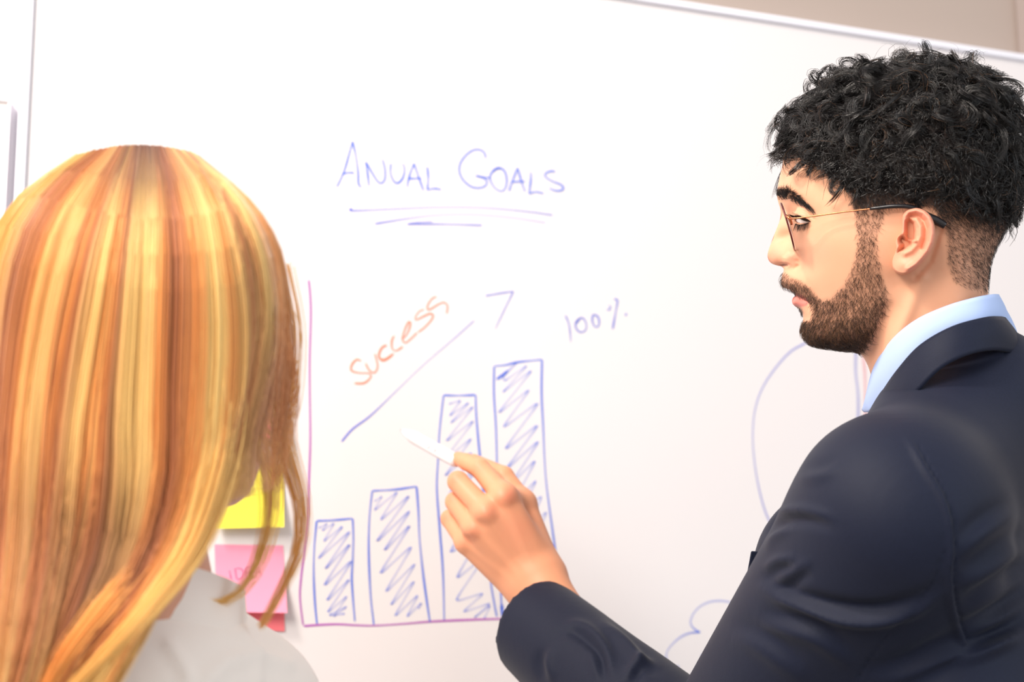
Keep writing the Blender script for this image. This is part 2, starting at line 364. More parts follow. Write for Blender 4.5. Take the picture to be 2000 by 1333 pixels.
ink('cloud_drawing', [
 [(1130,520),(1055,435),(980,380),(850,345),(700,345),(560,400),(470,490),(430,590),(445,650),(500,700),(550,725),{'fade':[.5,.4,.35,.35,.35,.4,.5,.7]}],
 [(550,725),(420,735),(300,790),(200,880),(145,960),(135,1040),(180,1110),(230,1140),(290,1145),{'fade':[.8,.5,.4,.35,.35,.4,.5]}],
 [(290,1140),(270,1160),(200,1220),(130,1320),(100,1400),{'fade':[.7,.5,.35]}], [(565,1015),(590,1010),{'w':9}]], T4, BLUE, 4.4)
# ---- sticky notes
def note(corners, col, label, curl, words=None, wcol=None):
    """corners px tl,tr,br,bl on the board plane; lower edge lifts off by curl metres"""
    t = thing('sticky_note', label, 'sticky note', 'sticky notes on the whiteboard')
    C = A(corners, float); n = 22
    u, s = np.meshgrid(np.linspace(0, 1, n), np.linspace(0, 1, n), indexing='ij')
    def surf2(u, s, off=0.0):
        x = (1-u)*(1-s)*C[0, 0]+u*(1-s)*C[1, 0]+u*s*C[2, 0]+(1-u)*s*C[3, 0]
        y = (1-u)*(1-s)*C[0, 1]+u*(1-s)*C[1, 1]+u*s*C[2, 1]+(1-u)*s*C[3, 1]
        lift = 0.0007+curl*(np.clip((s-.18)/.82, 0, 1)**1.7)*(1+.25*u)
        r = ray(x, y); k = ((B0-CAM)@BN+lift+off)/(r@BN); return CAM+r*k[..., None]
    P = surf2(u, s); Q = surf2(u, s, -0.0003)
    m = mat('note_paper', col, 0.85, 0.15, bump=(60, .15, .002))
    b = t.matrix_world
    o = mk('paper', np.vstack([P.reshape(-1, 3), Q.reshape(-1, 3)]), [gridfaces(n, n), gridfaces(n, n, flip=True)+n*n], m, t)
    if words:
        def sf(x, y):
            uu = (x-C[0, 0])/(C[1, 0]-C[0, 0]); ss = (y-C[0, 1])/(C[3, 1]-C[0, 1]); return surf2(uu, ss, 0.0004)
        ink('lettering', words, T1, wcol, 2.6, 0.75, parent=t, surf=sf)
    return t
note([(420,902),(553,907),(555,1030),(418,1033)], srgb(252, 240, 84), 'yellow sticky note reading TARGET, between the two pink ones', 0.013, [
 [(434,953),(450,952)],[(442,953),(440,967)],[(449,968),(455,954),(461,968)],[(452,962),(459,962)],[(465,967),(465,954),(472,956),(466,961),(474,967)],
 [(489,955),(480,956),(478,965),(486,967),(489,962),(484,961)],[(502,954),(494,955),(493,966),(503,966)],[(494,960),(501,960)],[(506,954),(520,952)],[(513,953),(512,967)]], srgb(200, 190, 60))
note([(419,1064),(553,1066),(561,1198),(424,1196)], srgb(252, 160, 188), 'pink sticky note reading IDEA, lowest of the column', 0.013, [
 [(446,1115),(449,1133)],[(457,1111),(460,1131),(470,1128),(473,1116),(466,1110),(455,1112)],[(489,1108),(478,1110),(480,1130),(491,1126)],[(479,1119),(488,1117)],[(495,1128),(500,1106),(507,1124)],[(497,1118),(505,1116)]], srgb(196, 70, 140))
note([(427,738),(558,742),(560,858),(428,860)], srgb(252, 128, 140), 'coral pink sticky note, uppermost, half hidden behind blonde hair', 0.012)
note([(427,1158),(555,1162),(556,1234),(430,1232)], srgb(250, 130, 138), 'coral sticky note peeking out under the pink IDEA note', 0.001)
# ---- marker pen
pen = thing('marker_pen', 'white marker with a small dark tip held in the hand before the bar chart', 'marker pen')
PT = V(784, 841, 1.585); PE = V(893, 902, 1.478); PD = nrm(PE-PT); PL = 0.128
m_penw = mat('pen_white_plastic', srgb(226, 222, 226), 0.35, 0.4); m_pend = mat('pen_dark_felt', srgb(70, 45, 60), 0.7, 0.3); m_peng = mat('pen_print_grey', srgb(120, 110, 125), 0.5)
def lathe(name, prof, m, parent, o=PT, d=PD, n=28):
    a = nrm(np.cross(d, UZ)); b = np.cross(d, a); th = np.arange(n)*2*np.pi/n
    P = A([[o+d*h+r*(math.cos(t)*a+math.sin(t)*b) for t in th] for h, r in prof])
    return mk(name, P.reshape(-1, 3), gridfaces(len(prof), n, wrapv=True), m, parent)
lathe('felt_tip', [(0, 0), (.0002, .0012), (.003, .0019), (.0052, .0023), (.0052, 0)], m_pend, pen)
lathe('nose_cone', [(.004, 0), (.004, .0028), (.010, .0036), (.020, .0056), (.027, .0068), (.030, .0070), (.030, 0)], m_penw, pen)
lathe('barrel', [(.030, 0), (.030, .0068), (.031, .0073), (.100, .0073), (.124, .0070), (.128, .0060), (.128, 0)], m_penw, pen)
def pen_surf(x, y):   # print on the barrel: point of the cylinder facing the viewer
    r = nrm(ray(x, y)); w0 = CAM-PT; a = r-(r@PD)[:, None]*PD; b = w0-(w0@PD)*PD
    aa = (a*a).sum(-1); bb = 2*(a*b).sum(-1); cc = (b*b).sum()-0.0076**2
    dsc = np.maximum(bb*bb-4*aa*cc, 0); k = (-bb-np.sqrt(dsc))/(2*aa); return CAM+r*k[:, None]
ink('barrel_print', [[(831,871),(837,869),(841,873),{'w':2.6}],[(834,876),(840,874),{'w':2.4}],[(843,878),(848,875),(852,880),{'w':2.6}],[(846,882),(852,881),{'w':2.2}]], T1, srgb(120, 95, 105), 2.4, .8, parent=pen, surf=pen_surf)
# ================================================================ man in the navy suit
HY = math.radians(19); HT = math.radians(7)
HF = A([-math.cos(HY), math.sin(HY), 0]); HL0 = A([-math.sin(HY), -math.cos(HY), 0])
HL = nrm(HL0*math.cos(HT)-UZ*math.sin(HT)); HU = nrm(np.cross(HF, HL)); HU = HU*np.sign(HU[2])
HO = V(1740, 420, 1.17)
def H(px, py, y=0.0):
    """pixel ray meets the plane y (mm) from the head's midplane -> head x,z in mm"""
    r = ray(px, py); y = np.asarray(y, float)
    k = ((HO-CAM)@HL+y/1000)/(r@HL); P = CAM+r*k[..., None]-HO
    return np.stack([(P@HF)*1000, (P@HU)*1000], -1)
def HW(x, y, z): return HO+(HF*np.asarray(x)[..., None]+HL*np.asarray(y)[..., None]+HU*np.asarray(z)[..., None])/1000
def HW3(px, py, y): h = H(px, py, y); return HW(h[..., 0], np.asarray(y, float), h[..., 1])
CONT = [(1539,285),(1533,305),(1528,328),(1523,350),(1519,370),(1518,386),(1521,398),(1524,408),(1525,418),(1523,430),(1518,444),(1512,459),(1506,475),(1501,490),(1499,500),(1502,510),(1509,516),(1518,519),(1526,521),(1531,526),(1530,534),(1527,543),(1526,552),(1528,560),(1536,564),(1545,568),(1552,573),(1554,577),(1549,582),(1547,588),(1549,595),(1556,601),(1564,606),(1569,613),(1570,622),(1568,632),(1568,645),(1573,658),(1583,668),(1598,674),(1620,678),(1645,681),(1665,683),(1677,687),(1686,698),(1695,715),(1703,740),(1710,780),(1722,830),(1780,860),(1880,860),(1936,820),(1938,760),(1935,700),(1932,640),(1930,590),(1931,545),(1938,505),(1953,470),(1972,430),(1985,385),(1990,330),(1986,270),(1968,215),(1930,172),(1880,148),(1820,137),(1750,140),(1690,152),(1630,175),(1585,205),(1556,240)]
C3 = spline(H(A(CONT)[:, 0].astype(float), A(CONT)[:, 1].astype(float)), 720, closed=True)
cs = C3.copy()
CP = [(1531,350,22),(1545,350,36),(1570,345,46),(1560,310,38),(1570,280,36),(1600,300,50),(1600,340,54),(1640,340,62),(1530,385,20),(1545,380,35),(1570,387,46),(1595,400,54),(1610,380,58),(1640,400,64),
(1530,408,9),(1537,414,12),(1546,422,17),(1553,428,27),(1572,425,38),(1587,430,46),(1602,430,54),(1555,450,31),(1572,455,40),(1588,465,48),
(1534,430,10),(1527,445,8),(1538,448,12),(1550,455,19),(1512,478,6),(1520,480,8),(1536,480,13),(1550,480,22),(1506,500,7),(1516,505,11),(1530,505,14.5),(1545,508,17),(1556,510,19.5),(1565,505,31),(1570,490,38),(1568,525,29),
(1517,514,8),(1530,518,11),(1545,523,16),(1535,540,14),(1550,540,21),(1535,553,14),(1548,558,19),(1567,560,28),(1556,570,17),(1573,580,24),(1583,592,27),(1556,588,12),(1566,593,18),(1568,603,17),(1582,606,27),(1577,622,19),(1592,625,31),(1577,645,18),(1590,655,26),
(1600,500,52),(1598,540,46),(1600,570,41),(1620,600,43),(1620,460,61),(1650,470,66),(1650,430,66),(1650,520,62),(1650,560,57),(1660,600,53),(1620,640,38),(1650,655,42),(1680,660,45),(1690,620,55),(1700,570,61),(1720,520,67),(1720,470,71),(1720,420,72),(1680,450,69),(1725,580,60),(1725,615,55),
(1605,664,26),(1640,671,30),(1668,672,34),(1695,660,44),(1700,380,72),(1750,380,75),(1750,330,77),(1800,330,79),(1800,250,75),(1700,300,71),(1700,220,58),(1640,250,52),(1600,250,38),(1750,190,55),(1820,190,58),(1880,200,56),(1880,280,73),(1880,350,75),(1930,330,60),(1940,250,44),(1920,400,60),(1870,420,68),(1820,430,73),(1965,350,38),
(1850,480,64),(1900,480,52),(1850,540,58),(1900,540,48),(1800,560,60),(1750,560,60),(1780,600,58),(1830,600,57),(1880,600,52),(1720,650,50),(1760,660,56),(1820,660,58),(1880,660,52),(1710,700,30),(1745,720,50),(1800,720,57),(1880,720,52),(1750,800,46),(1800,800,54),(1880,800,48)]
CPn = A(CP, float); cxz = H(CPn[:, 0], CPn[:, 1], CPn[:, 2])
bnd = cs[::8]
K = np.vstack([cxz, bnd])/100; val = np.r_[CPn[:, 2]**2, np.zeros(len(bnd))]
def phi(r2): return 0.5*r2*np.log(r2+1e-12)
D2 = ((K[:, None]-K[None])**2).sum(-1); n = len(K)
M = np.zeros((n+3, n+3)); M[:n, :n] = phi(D2)+np.eye(n)*2e-4; M[:n, n] = 1; M[:n, n+1:] = K; M[n:, :n] = M[:n, n:].T
wt = np.linalg.solve(M, np.r_[val, 0, 0, 0])
def tps(x, z):
    X = np.stack([x, z], -1).reshape(-1, 2)/100; out = np.empty(len(X))
    for i in range(0, len(X), 20000):
        q = X[i:i+20000]; d = ((q[:, None]-K[None])**2).sum(-1); out[i:i+20000] = phi(d)@wt[:n]+wt[n]+q@wt[n+1:]
    return out.reshape(np.shape(x))
hc = H(1745., 425., 0.)
R_ = 170; t = np.linspace(0, 1, R_+1)[1:]; s = 1-(1-t)**1.8
gx = hc[0]+(cs[:, 0, None]-hc[0])*s; gz = hc[1]+(cs[:, 1, None]-hc[1])*s
Wy = np.sqrt(np.maximum(tps(gx, gz), 0)); Wy *= np.minimum(1, np.sqrt(np.maximum(1-s, 0)/0.006))[None]; Wy[:, -1] = 0
# ---- features of the face (mm, head frame)
def g(cx, cz, sx, sz, rot=0):
    c, q = math.cos(rot), math.sin(rot); a = (gx-cx)*c+(gz-cz)*q; b = -(gx-cx)*q+(gz-cz)*c
    return np.exp(-(a/sx)**2-(b/sz)**2)
pxs, pys, _ = proj(HW(gx, Wy, gz))
ala = inpoly(pxs, pys, [(1530,504),(1540,495),(1551,496),(1558,505),(1558,516),(1550,522),(1534,521)])
Wy += 2.4*sm(-5, 8, ala)-2.2*np.exp(-((ala+3.0)/4.0)**2)*sm(1548, 1560, pxs)
nos = inpoly(pxs, pys, [(1520,517),(1528,513),(1538,514),(1543,518),(1536,522),(1526,521)])
Wy -= 3.0*sm(-2, 3, nos)
seam = dseg(pxs, pys, [(1548,571),(1557,577),(1570,583),(1584,591)])
Wy -= 2.0*np.exp(-(seam/3.0)**2)
Wy += 1.3*np.exp(-(dseg(pxs, pys, [(1550,590),(1562,594),(1576,595)])/6.0)**2)
# eyeball and lids
ex, ez = H(1581., 429., 31.); ey = 31.0; er = 12.0
de = np.hypot(gx-ex, gz-ez); lid = ey+np.sqrt(np.maximum(13.3**2-de**2, 0))
lid = np.where(de < 13.25, lid, -99); hh = np.clip(0.5+0.5*(lid-Wy)/2.0, 0, 1); Wl = Wy+(lid-Wy)*hh+2.0*hh*(1-hh)
Wy = np.where(de < 13.2, np.maximum(Wy, Wl), Wy)
pxe, pye, _ = proj(HW(gx, Wy, gz))
EYE = [(1554,425),(1562,423),(1572,426),(1583,433),(1577,436),(1566,437),(1557,436),(1552,431)]
eye = inpoly(pxe, pye, EYE)
Wy -= 2.0*sm(-.6, 1.6, eye)
Wy -= 1.0*np.exp(-(dseg(pxe, pye, [(1549,413),(1560,410),(1574,415),(1590,428)])/2.0)**2)
Wy -= 0.5*np.exp(-(dseg(pxe, pye, [(1560,447),(1572,448),(1584,443)])/2.2)**2)
# forehead creases, smile line
for L in ([(1523,336),(1545,335),(1575,345)], [(1528,322),(1550,322),(1570,328)]): Wy -= 0.35*np.exp(-(dseg(pxe, pye, L)/2.2)**2)
Wy -= 0.6*np.exp(-(dseg(pxe, pye, [(1560,505),(1568,530),(1578,555)])/5)**2)
# neck: sternomastoid, behind-ear hollow
Wy += 2.6*np.exp(-(dseg(pxe, pye, [(1800,545),(1775,610),(1735,690),(1712,760)])/14)**2)
Wy -= 2.0*np.exp(-(dseg(pxe, pye, [(1735,600),(1722,650),(1705,690)])/12)**2)
Wy -= 2.0*np.exp(-(dseg(pxe, pye, [(1835,450),(1815,510),(1790,540)])/8)**2)
Wy *= 1-.28*sm(700, 760, pye)
Wy[:, -1] = 0
M_ = len(cs); nh = M_*R_
near = HW(gx, Wy, gz).reshape(-1, 3); cw = HW(A([hc[0]]), np.sqrt(np.maximum(tps(hc[:1], hc[1:]), 0)), A([hc[1]]))
far = HW(gx, -Wy, gz).reshape(-1, 3); cf = HW(A([hc[0]]), -np.sqrt(np.maximum(tps(hc[:1], hc[1:]), 0)), A([hc[1]]))
hV = np.vstack([near, cw, far, cf])
Fq = gridfaces(M_, R_, wrapu=True)
i = np.arange(M_); tri = np.stack([np.full(M_, nh), ((i+1) % M_)*R_, i*R_], 1)
# stitch midline: far outer ring reuses near outer ring
Ff = Fq[:, ::-1]+nh+1; tf = tri[:, ::-1].copy()+nh+1
rem = np.arange(len(hV)); outer = np.arange(M_)*R_+R_-1; rem[outer+nh+1] = outer
Fq_all = np.vstack([Fq, rem[Ff]]); tr_all = np.vstack([tri, rem[tf]])
head_V = hV.copy(); head_F = [Fq_all, tr_all]
if (vnorm(hV, head_F)[:nh]@HL).mean() < 0: head_F = [q[:, ::-1].copy() for q in head_F]
hN = vnorm(hV, head_F)
# ---- skin pigment plus painted shade in nostril and mouth line (per vertex)
SK = A(srgb(230, 170, 136)); LIP = A(srgb(214, 122, 112)); RED = A(srgb(222, 140, 118)); STUB = A(srgb(120, 86, 72)); SCALP = A(srgb(46, 36, 34))
pxh, pyh, _ = proj(near); 
BEARD = [(1668,405),(1672,440),(1674,480),(1666,520),(1648,556),(1622,582),(1602,584),(1590,572),(1575,556),(1556,545),(1540,537),(1530,531),(1522,540),(1520,562),(1534,562),(1552,570),(1570,581),(1583,595),(1589,612),(1583,626),(1570,627),(1560,640),(1570,672),(1600,688),(1650,690),(1688,680),(1703,655),(1716,632),(1731,602),(1733,570),(1722,535),(1716,505),(1712,470),(1722,440),(1735,385),(1668,385)]
SIDE = [(1638,318),(1655,360),(1668,405),(1700,403),(1742,402),(1790,392),(1822,405),(1848,450),(1848,490),(1850,520),(1862,552),(1900,566),(1945,572),(1990,440),(2010,300),(1960,180),(1800,120),(1600,180),(1540,250),(1545,290),(1590,298)]
TOP = [(1520,200),(1520,300),(1560,308),(1600,318),(1632,338),(1650,362),(1700,372),(1760,370),(1840,380),(1900,400),(1960,420),(2040,410),(2040,60),(1600,60)]
bm = sm(-5, 6, inpoly(pxh, pyh, BEARD)); bm_h = bm
soul = sm(-3, 3, inpoly(pxh, pyh, [(1548,600),(1553,597),(1566,602),(1570,612),(1560,612)]))
sd = sm(-4, 8, inpoly(pxh, pyh, SIDE)); tp = sm(-8, 6, inpoly(pxh, pyh, TOP))
c = np.tile(SK, (len(near), 1))
def blend(c, m, k): return c*(1-m[:, None])+k*m[:, None]
c = blend(c, 0.45*np.exp(-((pxh-1512)/16)**2-((pyh-500)/18)**2), RED)
c = blend(c, 0.35*sm(-3, 4, inpoly(pxh, pyh, [(1534,500),(1545,492),(1560,500),(1560,520),(1540,524)])), RED)
c = blend(c, 0.28*np.exp(-((pxh-1600)/34)**2-((pyh-490)/26)**2), RED)
lipm = sm(-1.5, 1.5, inpoly(pxh, pyh, [(1540,569),(1550,570),(1560,574),(1572,581),(1582,590),(1576,597),(1566,600),(1556,600),(1546,596),(1540,588)]))
c = blend(c, lipm*.9, LIP); c = blend(c, np.exp(-(dseg(pxh, pyh, [(1552,575),(1562,579),(1580,589)])/1.8)**2)*.7, A(srgb(120, 50, 45)))  # lip pigment, then the shade of the mouth crease painted as a dark line
c = blend(c, sm(-1, 2, inpoly(pxh, pyh, [(1522,518),(1530,515),(1538,516),(1540,520),(1530,521)]))*.8, A(srgb(110, 55, 45)))  # shade inside the nostril painted into the colour
c = blend(c, bm*.34, STUB); c = blend(c, soul*.6, STUB)
c = blend(c, sd*(0.38+0.5*sm(470, 350, pyh)), STUB); c = blend(c, sd*sm(400, 340, pyh)*.9, SCALP); c = blend(c, tp, SCALP)
c = blend(c, sm(-.8, .8, inpoly(pxh, pyh, EYE))*.8, A(srgb(150, 80, 70)))
head_C = np.vstack([c, c[:1]*0+SK, c, SK[None]]); head_C[nh] = c[R_*300]*0+c[::R_].mean(0); head_C[-1] = head_C[nh]
head_C = head_C[:len(head_V)]
# ---- ear
EC = [(1762,432),(1763,420),(1769,411),(1780,406),(1793,406),(1806,411),(1817,421),(1824,436),(1826,452),(1825,467),(1820,484),(1812,499),(1801,512),(1789,524),(1777,532),(1764,536),(1752,533),(1744,525),(1742,514),(1744,503),(1748,494),(1750,484),(1749,474),(1753,463),(1759,455),(1762,445)]
ec = A(EC, float); yb = lambda x: 74.5+np.clip(x-1745, 0, 90)*0.15
e2 = spline(H(ec[:, 0], ec[:, 1], yb(ec[:, 0])), 260, closed=True)
ecx = H(1780., 470., 79.)
RE = 70; se = np.linspace(0, 1, RE+1)[1:]**0.85
ax_ = ecx[0]+(e2[:, 0, None]-ecx[0])*se; az_ = ecx[1]+(e2[:, 1, None]-ecx[1])*se
def epx(y):
    a, b, _ = proj(HW(ax_, y, az_)); return a, b
ey0 = np.full(ax_.shape, 80.0)
ea, eb = epx(ey0); ey0 = yb(ea); ea, eb = epx(ey0)
cpx = A(EC+[EC[0]], float)
hel = [(1766,452),(1766,438),(1768,424),(1776,415),(1790,412),(1804,417),(1814,428),(1819,442),(1820,458),(1817,474),(1810,490),(1799,504),(1788,516),(1774,526)]
Ey = ey0+3.6*np.exp(-(dseg(ea, eb, hel)/5.2)**2)
Ey -= 2.6*np.exp(-(dseg(ea, eb, [(1778,422),(1792,422),(1804,432),(1809,446),(1808,466),(1802,484)])/4.0)**2)
Ey += 2.6*np.exp(-(dseg(ea, eb, [(1790,430),(1797,444),(1797,462),(1791,478),(1780,490),(1768,496)])/5.5)**2)
bowl = inpoly(ea, eb, [(1767,432),(1776,424),(1787,434),(1790,452),(1789,468),(1780,482),(1766,490),(1753,495),(1752,488),(1760,476),(1764,466),(1766,452)])
Ey -= 9.0*sm(-1, 9, bowl)
Ey += 3.4*np.exp(-(dseg(ea, eb, [(1764,458),(1774,468),(1788,472)])/3.6)**2)
Ey += 3.2*np.exp(-(dseg(ea, eb, [(1751,465),(1753,478),(1755,487)])/4.6)**2)
can = np.exp(-((ea-1762)/5.)**2-((eb-469)/7.)**2); Ey -= 7*can
Ey += 2.2*np.exp(-((ea-1765)/14)**2-((eb-518)/12)**2)
edge = np.minimum(1, np.sqrt(np.maximum(1-se, 0)/0.05)); front = sm(1768, 1752, ea[:, -1])*sm(395, 440, eb[:, -1])
Ey = Ey-(1-edge)[None]*3.0
bx, bz, by = [], [], []
for q, dy in ((1.0, -5), (.97, -8), (.86, -12), (.70, -17), (.5, -26)):
    bx.append(ecx[0]+(e2[:, 0]-ecx[0])*q); bz.append(ecx[1]+(e2[:, 1]-ecx[1])*q); by.append(Ey[:, -1]+dy)
EX = np.hstack([ax_, np.stack(bx, 1)]); EZ = np.hstack([az_, np.stack(bz, 1)]); EY = np.hstack([Ey, np.stack(by, 1)])
ecy = float(Ey[:, 0].mean()); nE = EX.shape[1]
def ear(side):
    v = np.vstack([HW(EX, EY*side, EZ).reshape(-1, 3), HW(A([ecx[0]]), A([ecy*side]), A([ecx[1]]))])
    q = gridfaces(len(e2), nE, wrapu=True); i = np.arange(len(e2)); tt = np.stack([np.full(len(e2), len(v)-1), ((i+1) % len(e2))*nE, i*nE], 1)
    if (vnorm(v, [q, tt])[:-1].reshape(len(e2), nE, 3)[:, :RE-5]@HL).mean()*side < 0: q = q[:, ::-1]; tt = tt[:, ::-1]
    a, b, _ = proj(v); 
    if side < 0: a, b, _ = proj(np.vstack([HW(EX, EY, EZ).reshape(-1, 3), HW(A([ecx[0]]), A([ecy]), A([ecx[1]]))]))
    cc = blend(np.tile(SK, (len(v), 1)), np.full(len(v), .35), RED)
    cc = blend(cc, .5*np.exp(-(dseg(a, b, hel)/7)**2), A(srgb(226, 136, 118)))
    cc = blend(cc, .85*np.exp(-((a-1762)/4.5)**2-((b-469)/6.5)**2), A(srgb(90, 40, 32)))  # shade of the ear canal painted in as dark brown
    return v, [q, tt], cc
# ---- hand and forearm
def T3w(x, y, d): return V(740+x/3.03, 800+y/3.03, d)
h_ = 0.0011
wr = T3w(935, 1050, 1.415); wr2 = T3w(905, 1010, 1.435); fa = V(1150, 1300, 1.36)
mcp = [T3w(742, 520, 1.418), T3w(640, 612, 1.412), T3w(568, 705, 1.420), T3w(513, 790, 1.435)]
pip = [T3w(600, 352, 1.452), T3w(468, 428, 1.442), T3w(452, 548, 1.450), T3w(420, 648, 1.462)]
dip = [T3w(520, 312, 1.468), T3w(470, 420, 1.474), T3w(480, 530, 1.480), T3w(455, 640, 1.486)]
tip = [T3w(470, 292, 1.482), T3w(540, 480, 1.490), T3w(560, 590, 1.492), T3w(530, 690, 1.494)]
mr = [.0150, .0148, .0138, .0125]; prd = [.0098, .0104, .0100, .0092]; drd = [.0088, .0090, .0086, .0078]; trd = [.0074, .0078, .0074, .0066]
allp = np.vstack([mcp, pip, dip, tip, [wr, wr2]])
lo = allp.min(0)-0.045; hi = allp.max(0)+0.055
G, org = grid(lo, hi, h_)
d = None
cmc = [wr+(wr2-wr)*.3+nrm(mcp[0]-mcp[3])*x for x in (.014, .005, -.005, -.014)]
for k in range(4):
    q = rcone(G, cmc[k], mcp[k], .0170, mr[k]-.0020)
    d = q if d is None else smin(d, q, .012)
d = smin(d, rcone(G, wr, fa, .0245, .029), .018)
d = smin(d, rcone(G, wr+nrm(mcp[0]-mcp[3])*.012, fa, .0180, .026), .012)
# palm side thickness and thumb
pal = CF*0.016
d = smin(d, rcone(G, wr+pal*.6, (mcp[1]+mcp[2])/2+pal, .017, .014), .012)
th0 = wr+nrm(mcp[0]-mcp[3])*.016+CF*.012; th1 = T3w(845, 560, 1.452); th2 = T3w(740, 395, 1.468); th3 = T3w(560, 310, 1.494)
d = smin(d, rcone(G, th0, th1, .017, .0140), .012); d = smin(d, rcone(G, th1, th2, .0130, .0100), .006); d = smin(d, rcone(G, th2, th3, .0100, .0082), .003)
d = smin(d, rcone(G, th1, mcp[0]+CF*.004, .012, .011), .010)
for k in range(4):
    fing = rcone(G, mcp[k], pip[k], mr[k]-.0028, prd[k])
    fing = smin(fing, rcone(G, pip[k], dip[k], prd[k], drd[k]), .002)
    fing = smin(fing, rcone(G, dip[k], tip[k], drd[k], trd[k]), .0015)
    # fingers blend with the hand at the knuckle but stay apart from one another
    dm = np.sqrt((G[0]-mcp[k][0])**2+(G[1]-mcp[k][1])**2+(G[2]-mcp[k][2])**2)
    if k == 0: F_ = fing; KD = dm
    else:
        gap = np.minimum(F_, fing); F_ = smin(F_, fing, .0016)
d = smin(d, F_, .0055)
# knuckles and tendons
for k, a in ((0, .0026), (1, .0016), (2, .0010), (3, .0010)):
    c_ = mcp[k]-CF*0.011; dd = np.sqrt((G[0]-c_[0])**2+(G[1]-c_[1])**2+(G[2]-c_[2])**2)
    d = d-a*np.exp(-(dd/.0085)**2)
    m0, m1 = mcp[k]-CF*.012, wr-CF*.018+(mcp[k]-mcp[1])*.2
    d = d-.0008*np.exp(-(rcone(G, m0, m1, 0, 0)/.0045)**2)
for k in range(3):   # hollows between knuckles
    c_ = (mcp[k]+mcp[k+1])/2-CF*.012; dd = np.sqrt((G[0]-c_[0])**2+(G[1]-c_[1])**2+(G[2]-c_[2])**2); d = d+.0016*np.exp(-(dd/.0075)**2)
for k, a in ((0, .0010), (1, .0008), (2, .0007), (3, .0006)):
    dd = np.sqrt((G[0]-pip[k][0])**2+(G[1]-pip[k][1])**2+(G[2]-pip[k][2])**2); d = d-a*np.exp(-(dd/.010)**2)
aV, aF = nets(d.astype(np.float32), org, h_); aV = relax(aV, aF, 3)
if (vnorm(aV, aF)[np.argmin(aV@CF)]@CF) > 0: aF = aF[:, ::-1].copy()
ax3, ay3, _ = proj(aV); hx_, hy_ = (ax3-740)*3.03, (ay3-800)*3.03
SKH = A(srgb(224, 156, 120)); ac = np.tile(SKH, (len(aV), 1))
for (x, y, s_, a) in ((770,510,55,.55),(650,610,50,.4),(560,730,45,.35),(500,780,45,.3),(590,350,40,.25),(440,410,40,.4),(425,520,35,.4),(395,640,35,.4),(450,270,35,.2),(840,700,120,.25)):
    ac = blend(ac, a*np.exp(-((hx_-x)**2+(hy_-y)**2)/s_**2), A(srgb(216, 122, 96)))
# small nail patch is on the far side; core of trunk and arm, hidden by the suit
S_L = V(1750, 1010, 1.01); EL = V(1400, 1540, 1.175); WR = V(1050, 1235, 1.385)
TR = HL0*-1                                   # from left shoulder to right
TF = math.radians(24); TFW = A([-math.cos(TF), math.sin(TF), 0]); TRI = A([math.sin(TF), math.cos(TF), 0])
S_R = S_L+TRI*.335
NB = V(1830, 860, 1.15)
Gc, oc = grid(np.minimum.reduce([S_L, S_R, EL, wr])-.16, np.maximum.reduce([S_L, S_R, EL, wr, NB])+A([.16, .16, .06]), .008)
dc = rcone(Gc, S_L, S_R, .05, .05); dc = smin(dc, rcone(Gc, NB-UZ*.08, NB+UZ*.02, .06, .045), .03); dc = smin(dc, rcone(Gc, S_L, EL, .045, .035), .03)
dc = smin(dc, rcone(Gc, EL, fa, .035, .028), .02); dc = smin(dc, rcone(Gc, fa, fa+(wr-fa)*.45, .028, .024), .01); dc = smin(dc, rcone(Gc, NB-UZ*.12+TFW*.03, NB-UZ*.45+TFW*.03, .06, .06), .03)
cV, cF = nets(dc.astype(np.float32), oc, .008)
man = thing('person', 'bearded young man in navy suit, dark curls and glasses, pointing a pen at the chart', 'person')
m_skin = mat('skin', attr=True, rough=0.48, spec=0.35, sss=0.10, bump=(900, .10, .0006))
v, f, c = join([(head_V, head_F, head_C), ear(1), ear(-1), (aV, aF, ac), (cV, cF, np.tile(SK, (len(cV), 1)))])
mk('body', v, f, m_skin, man, col=c)
# eyes
m_eye = mat('eye_white', attr=True, rough=0.15, spec=0.6, coat=.5)
for sd_ in (1, -1):
    th = np.linspace(0, np.pi, 25); ph = np.linspace(0, 2*np.pi, 32, endpoint=False); TH, PH = np.meshgrid(th, ph, indexing='ij')
    gd = nrm(A([1.0, -.05*sd_, -.08])); u1 = nrm(np.cross(gd, [0, 0, 1.])); u2 = np.cross(gd, u1)
    P = np.cos(TH)[..., None]*gd+np.sin(TH)[..., None]*(np.cos(PH)[..., None]*u1+np.sin(PH)[..., None]*u2)
    rr = er+0.9*np.exp(-(TH/.45)**2); P = P*rr[..., None]
    cc = np.where((TH < .22)[..., None], A([.01, .01, .01]), np.where((TH < .5)[..., None], A(srgb(60, 36, 24)), A(srgb(236, 222, 216))))
    mk('eye', HW(ex+P[..., 0], (ey*sd_+P[..., 1]), ez+P[..., 2]).reshape(-1, 3), gridfaces(25, 32, wrapv=True), m_eye, man, col=cc.reshape(-1, 3))
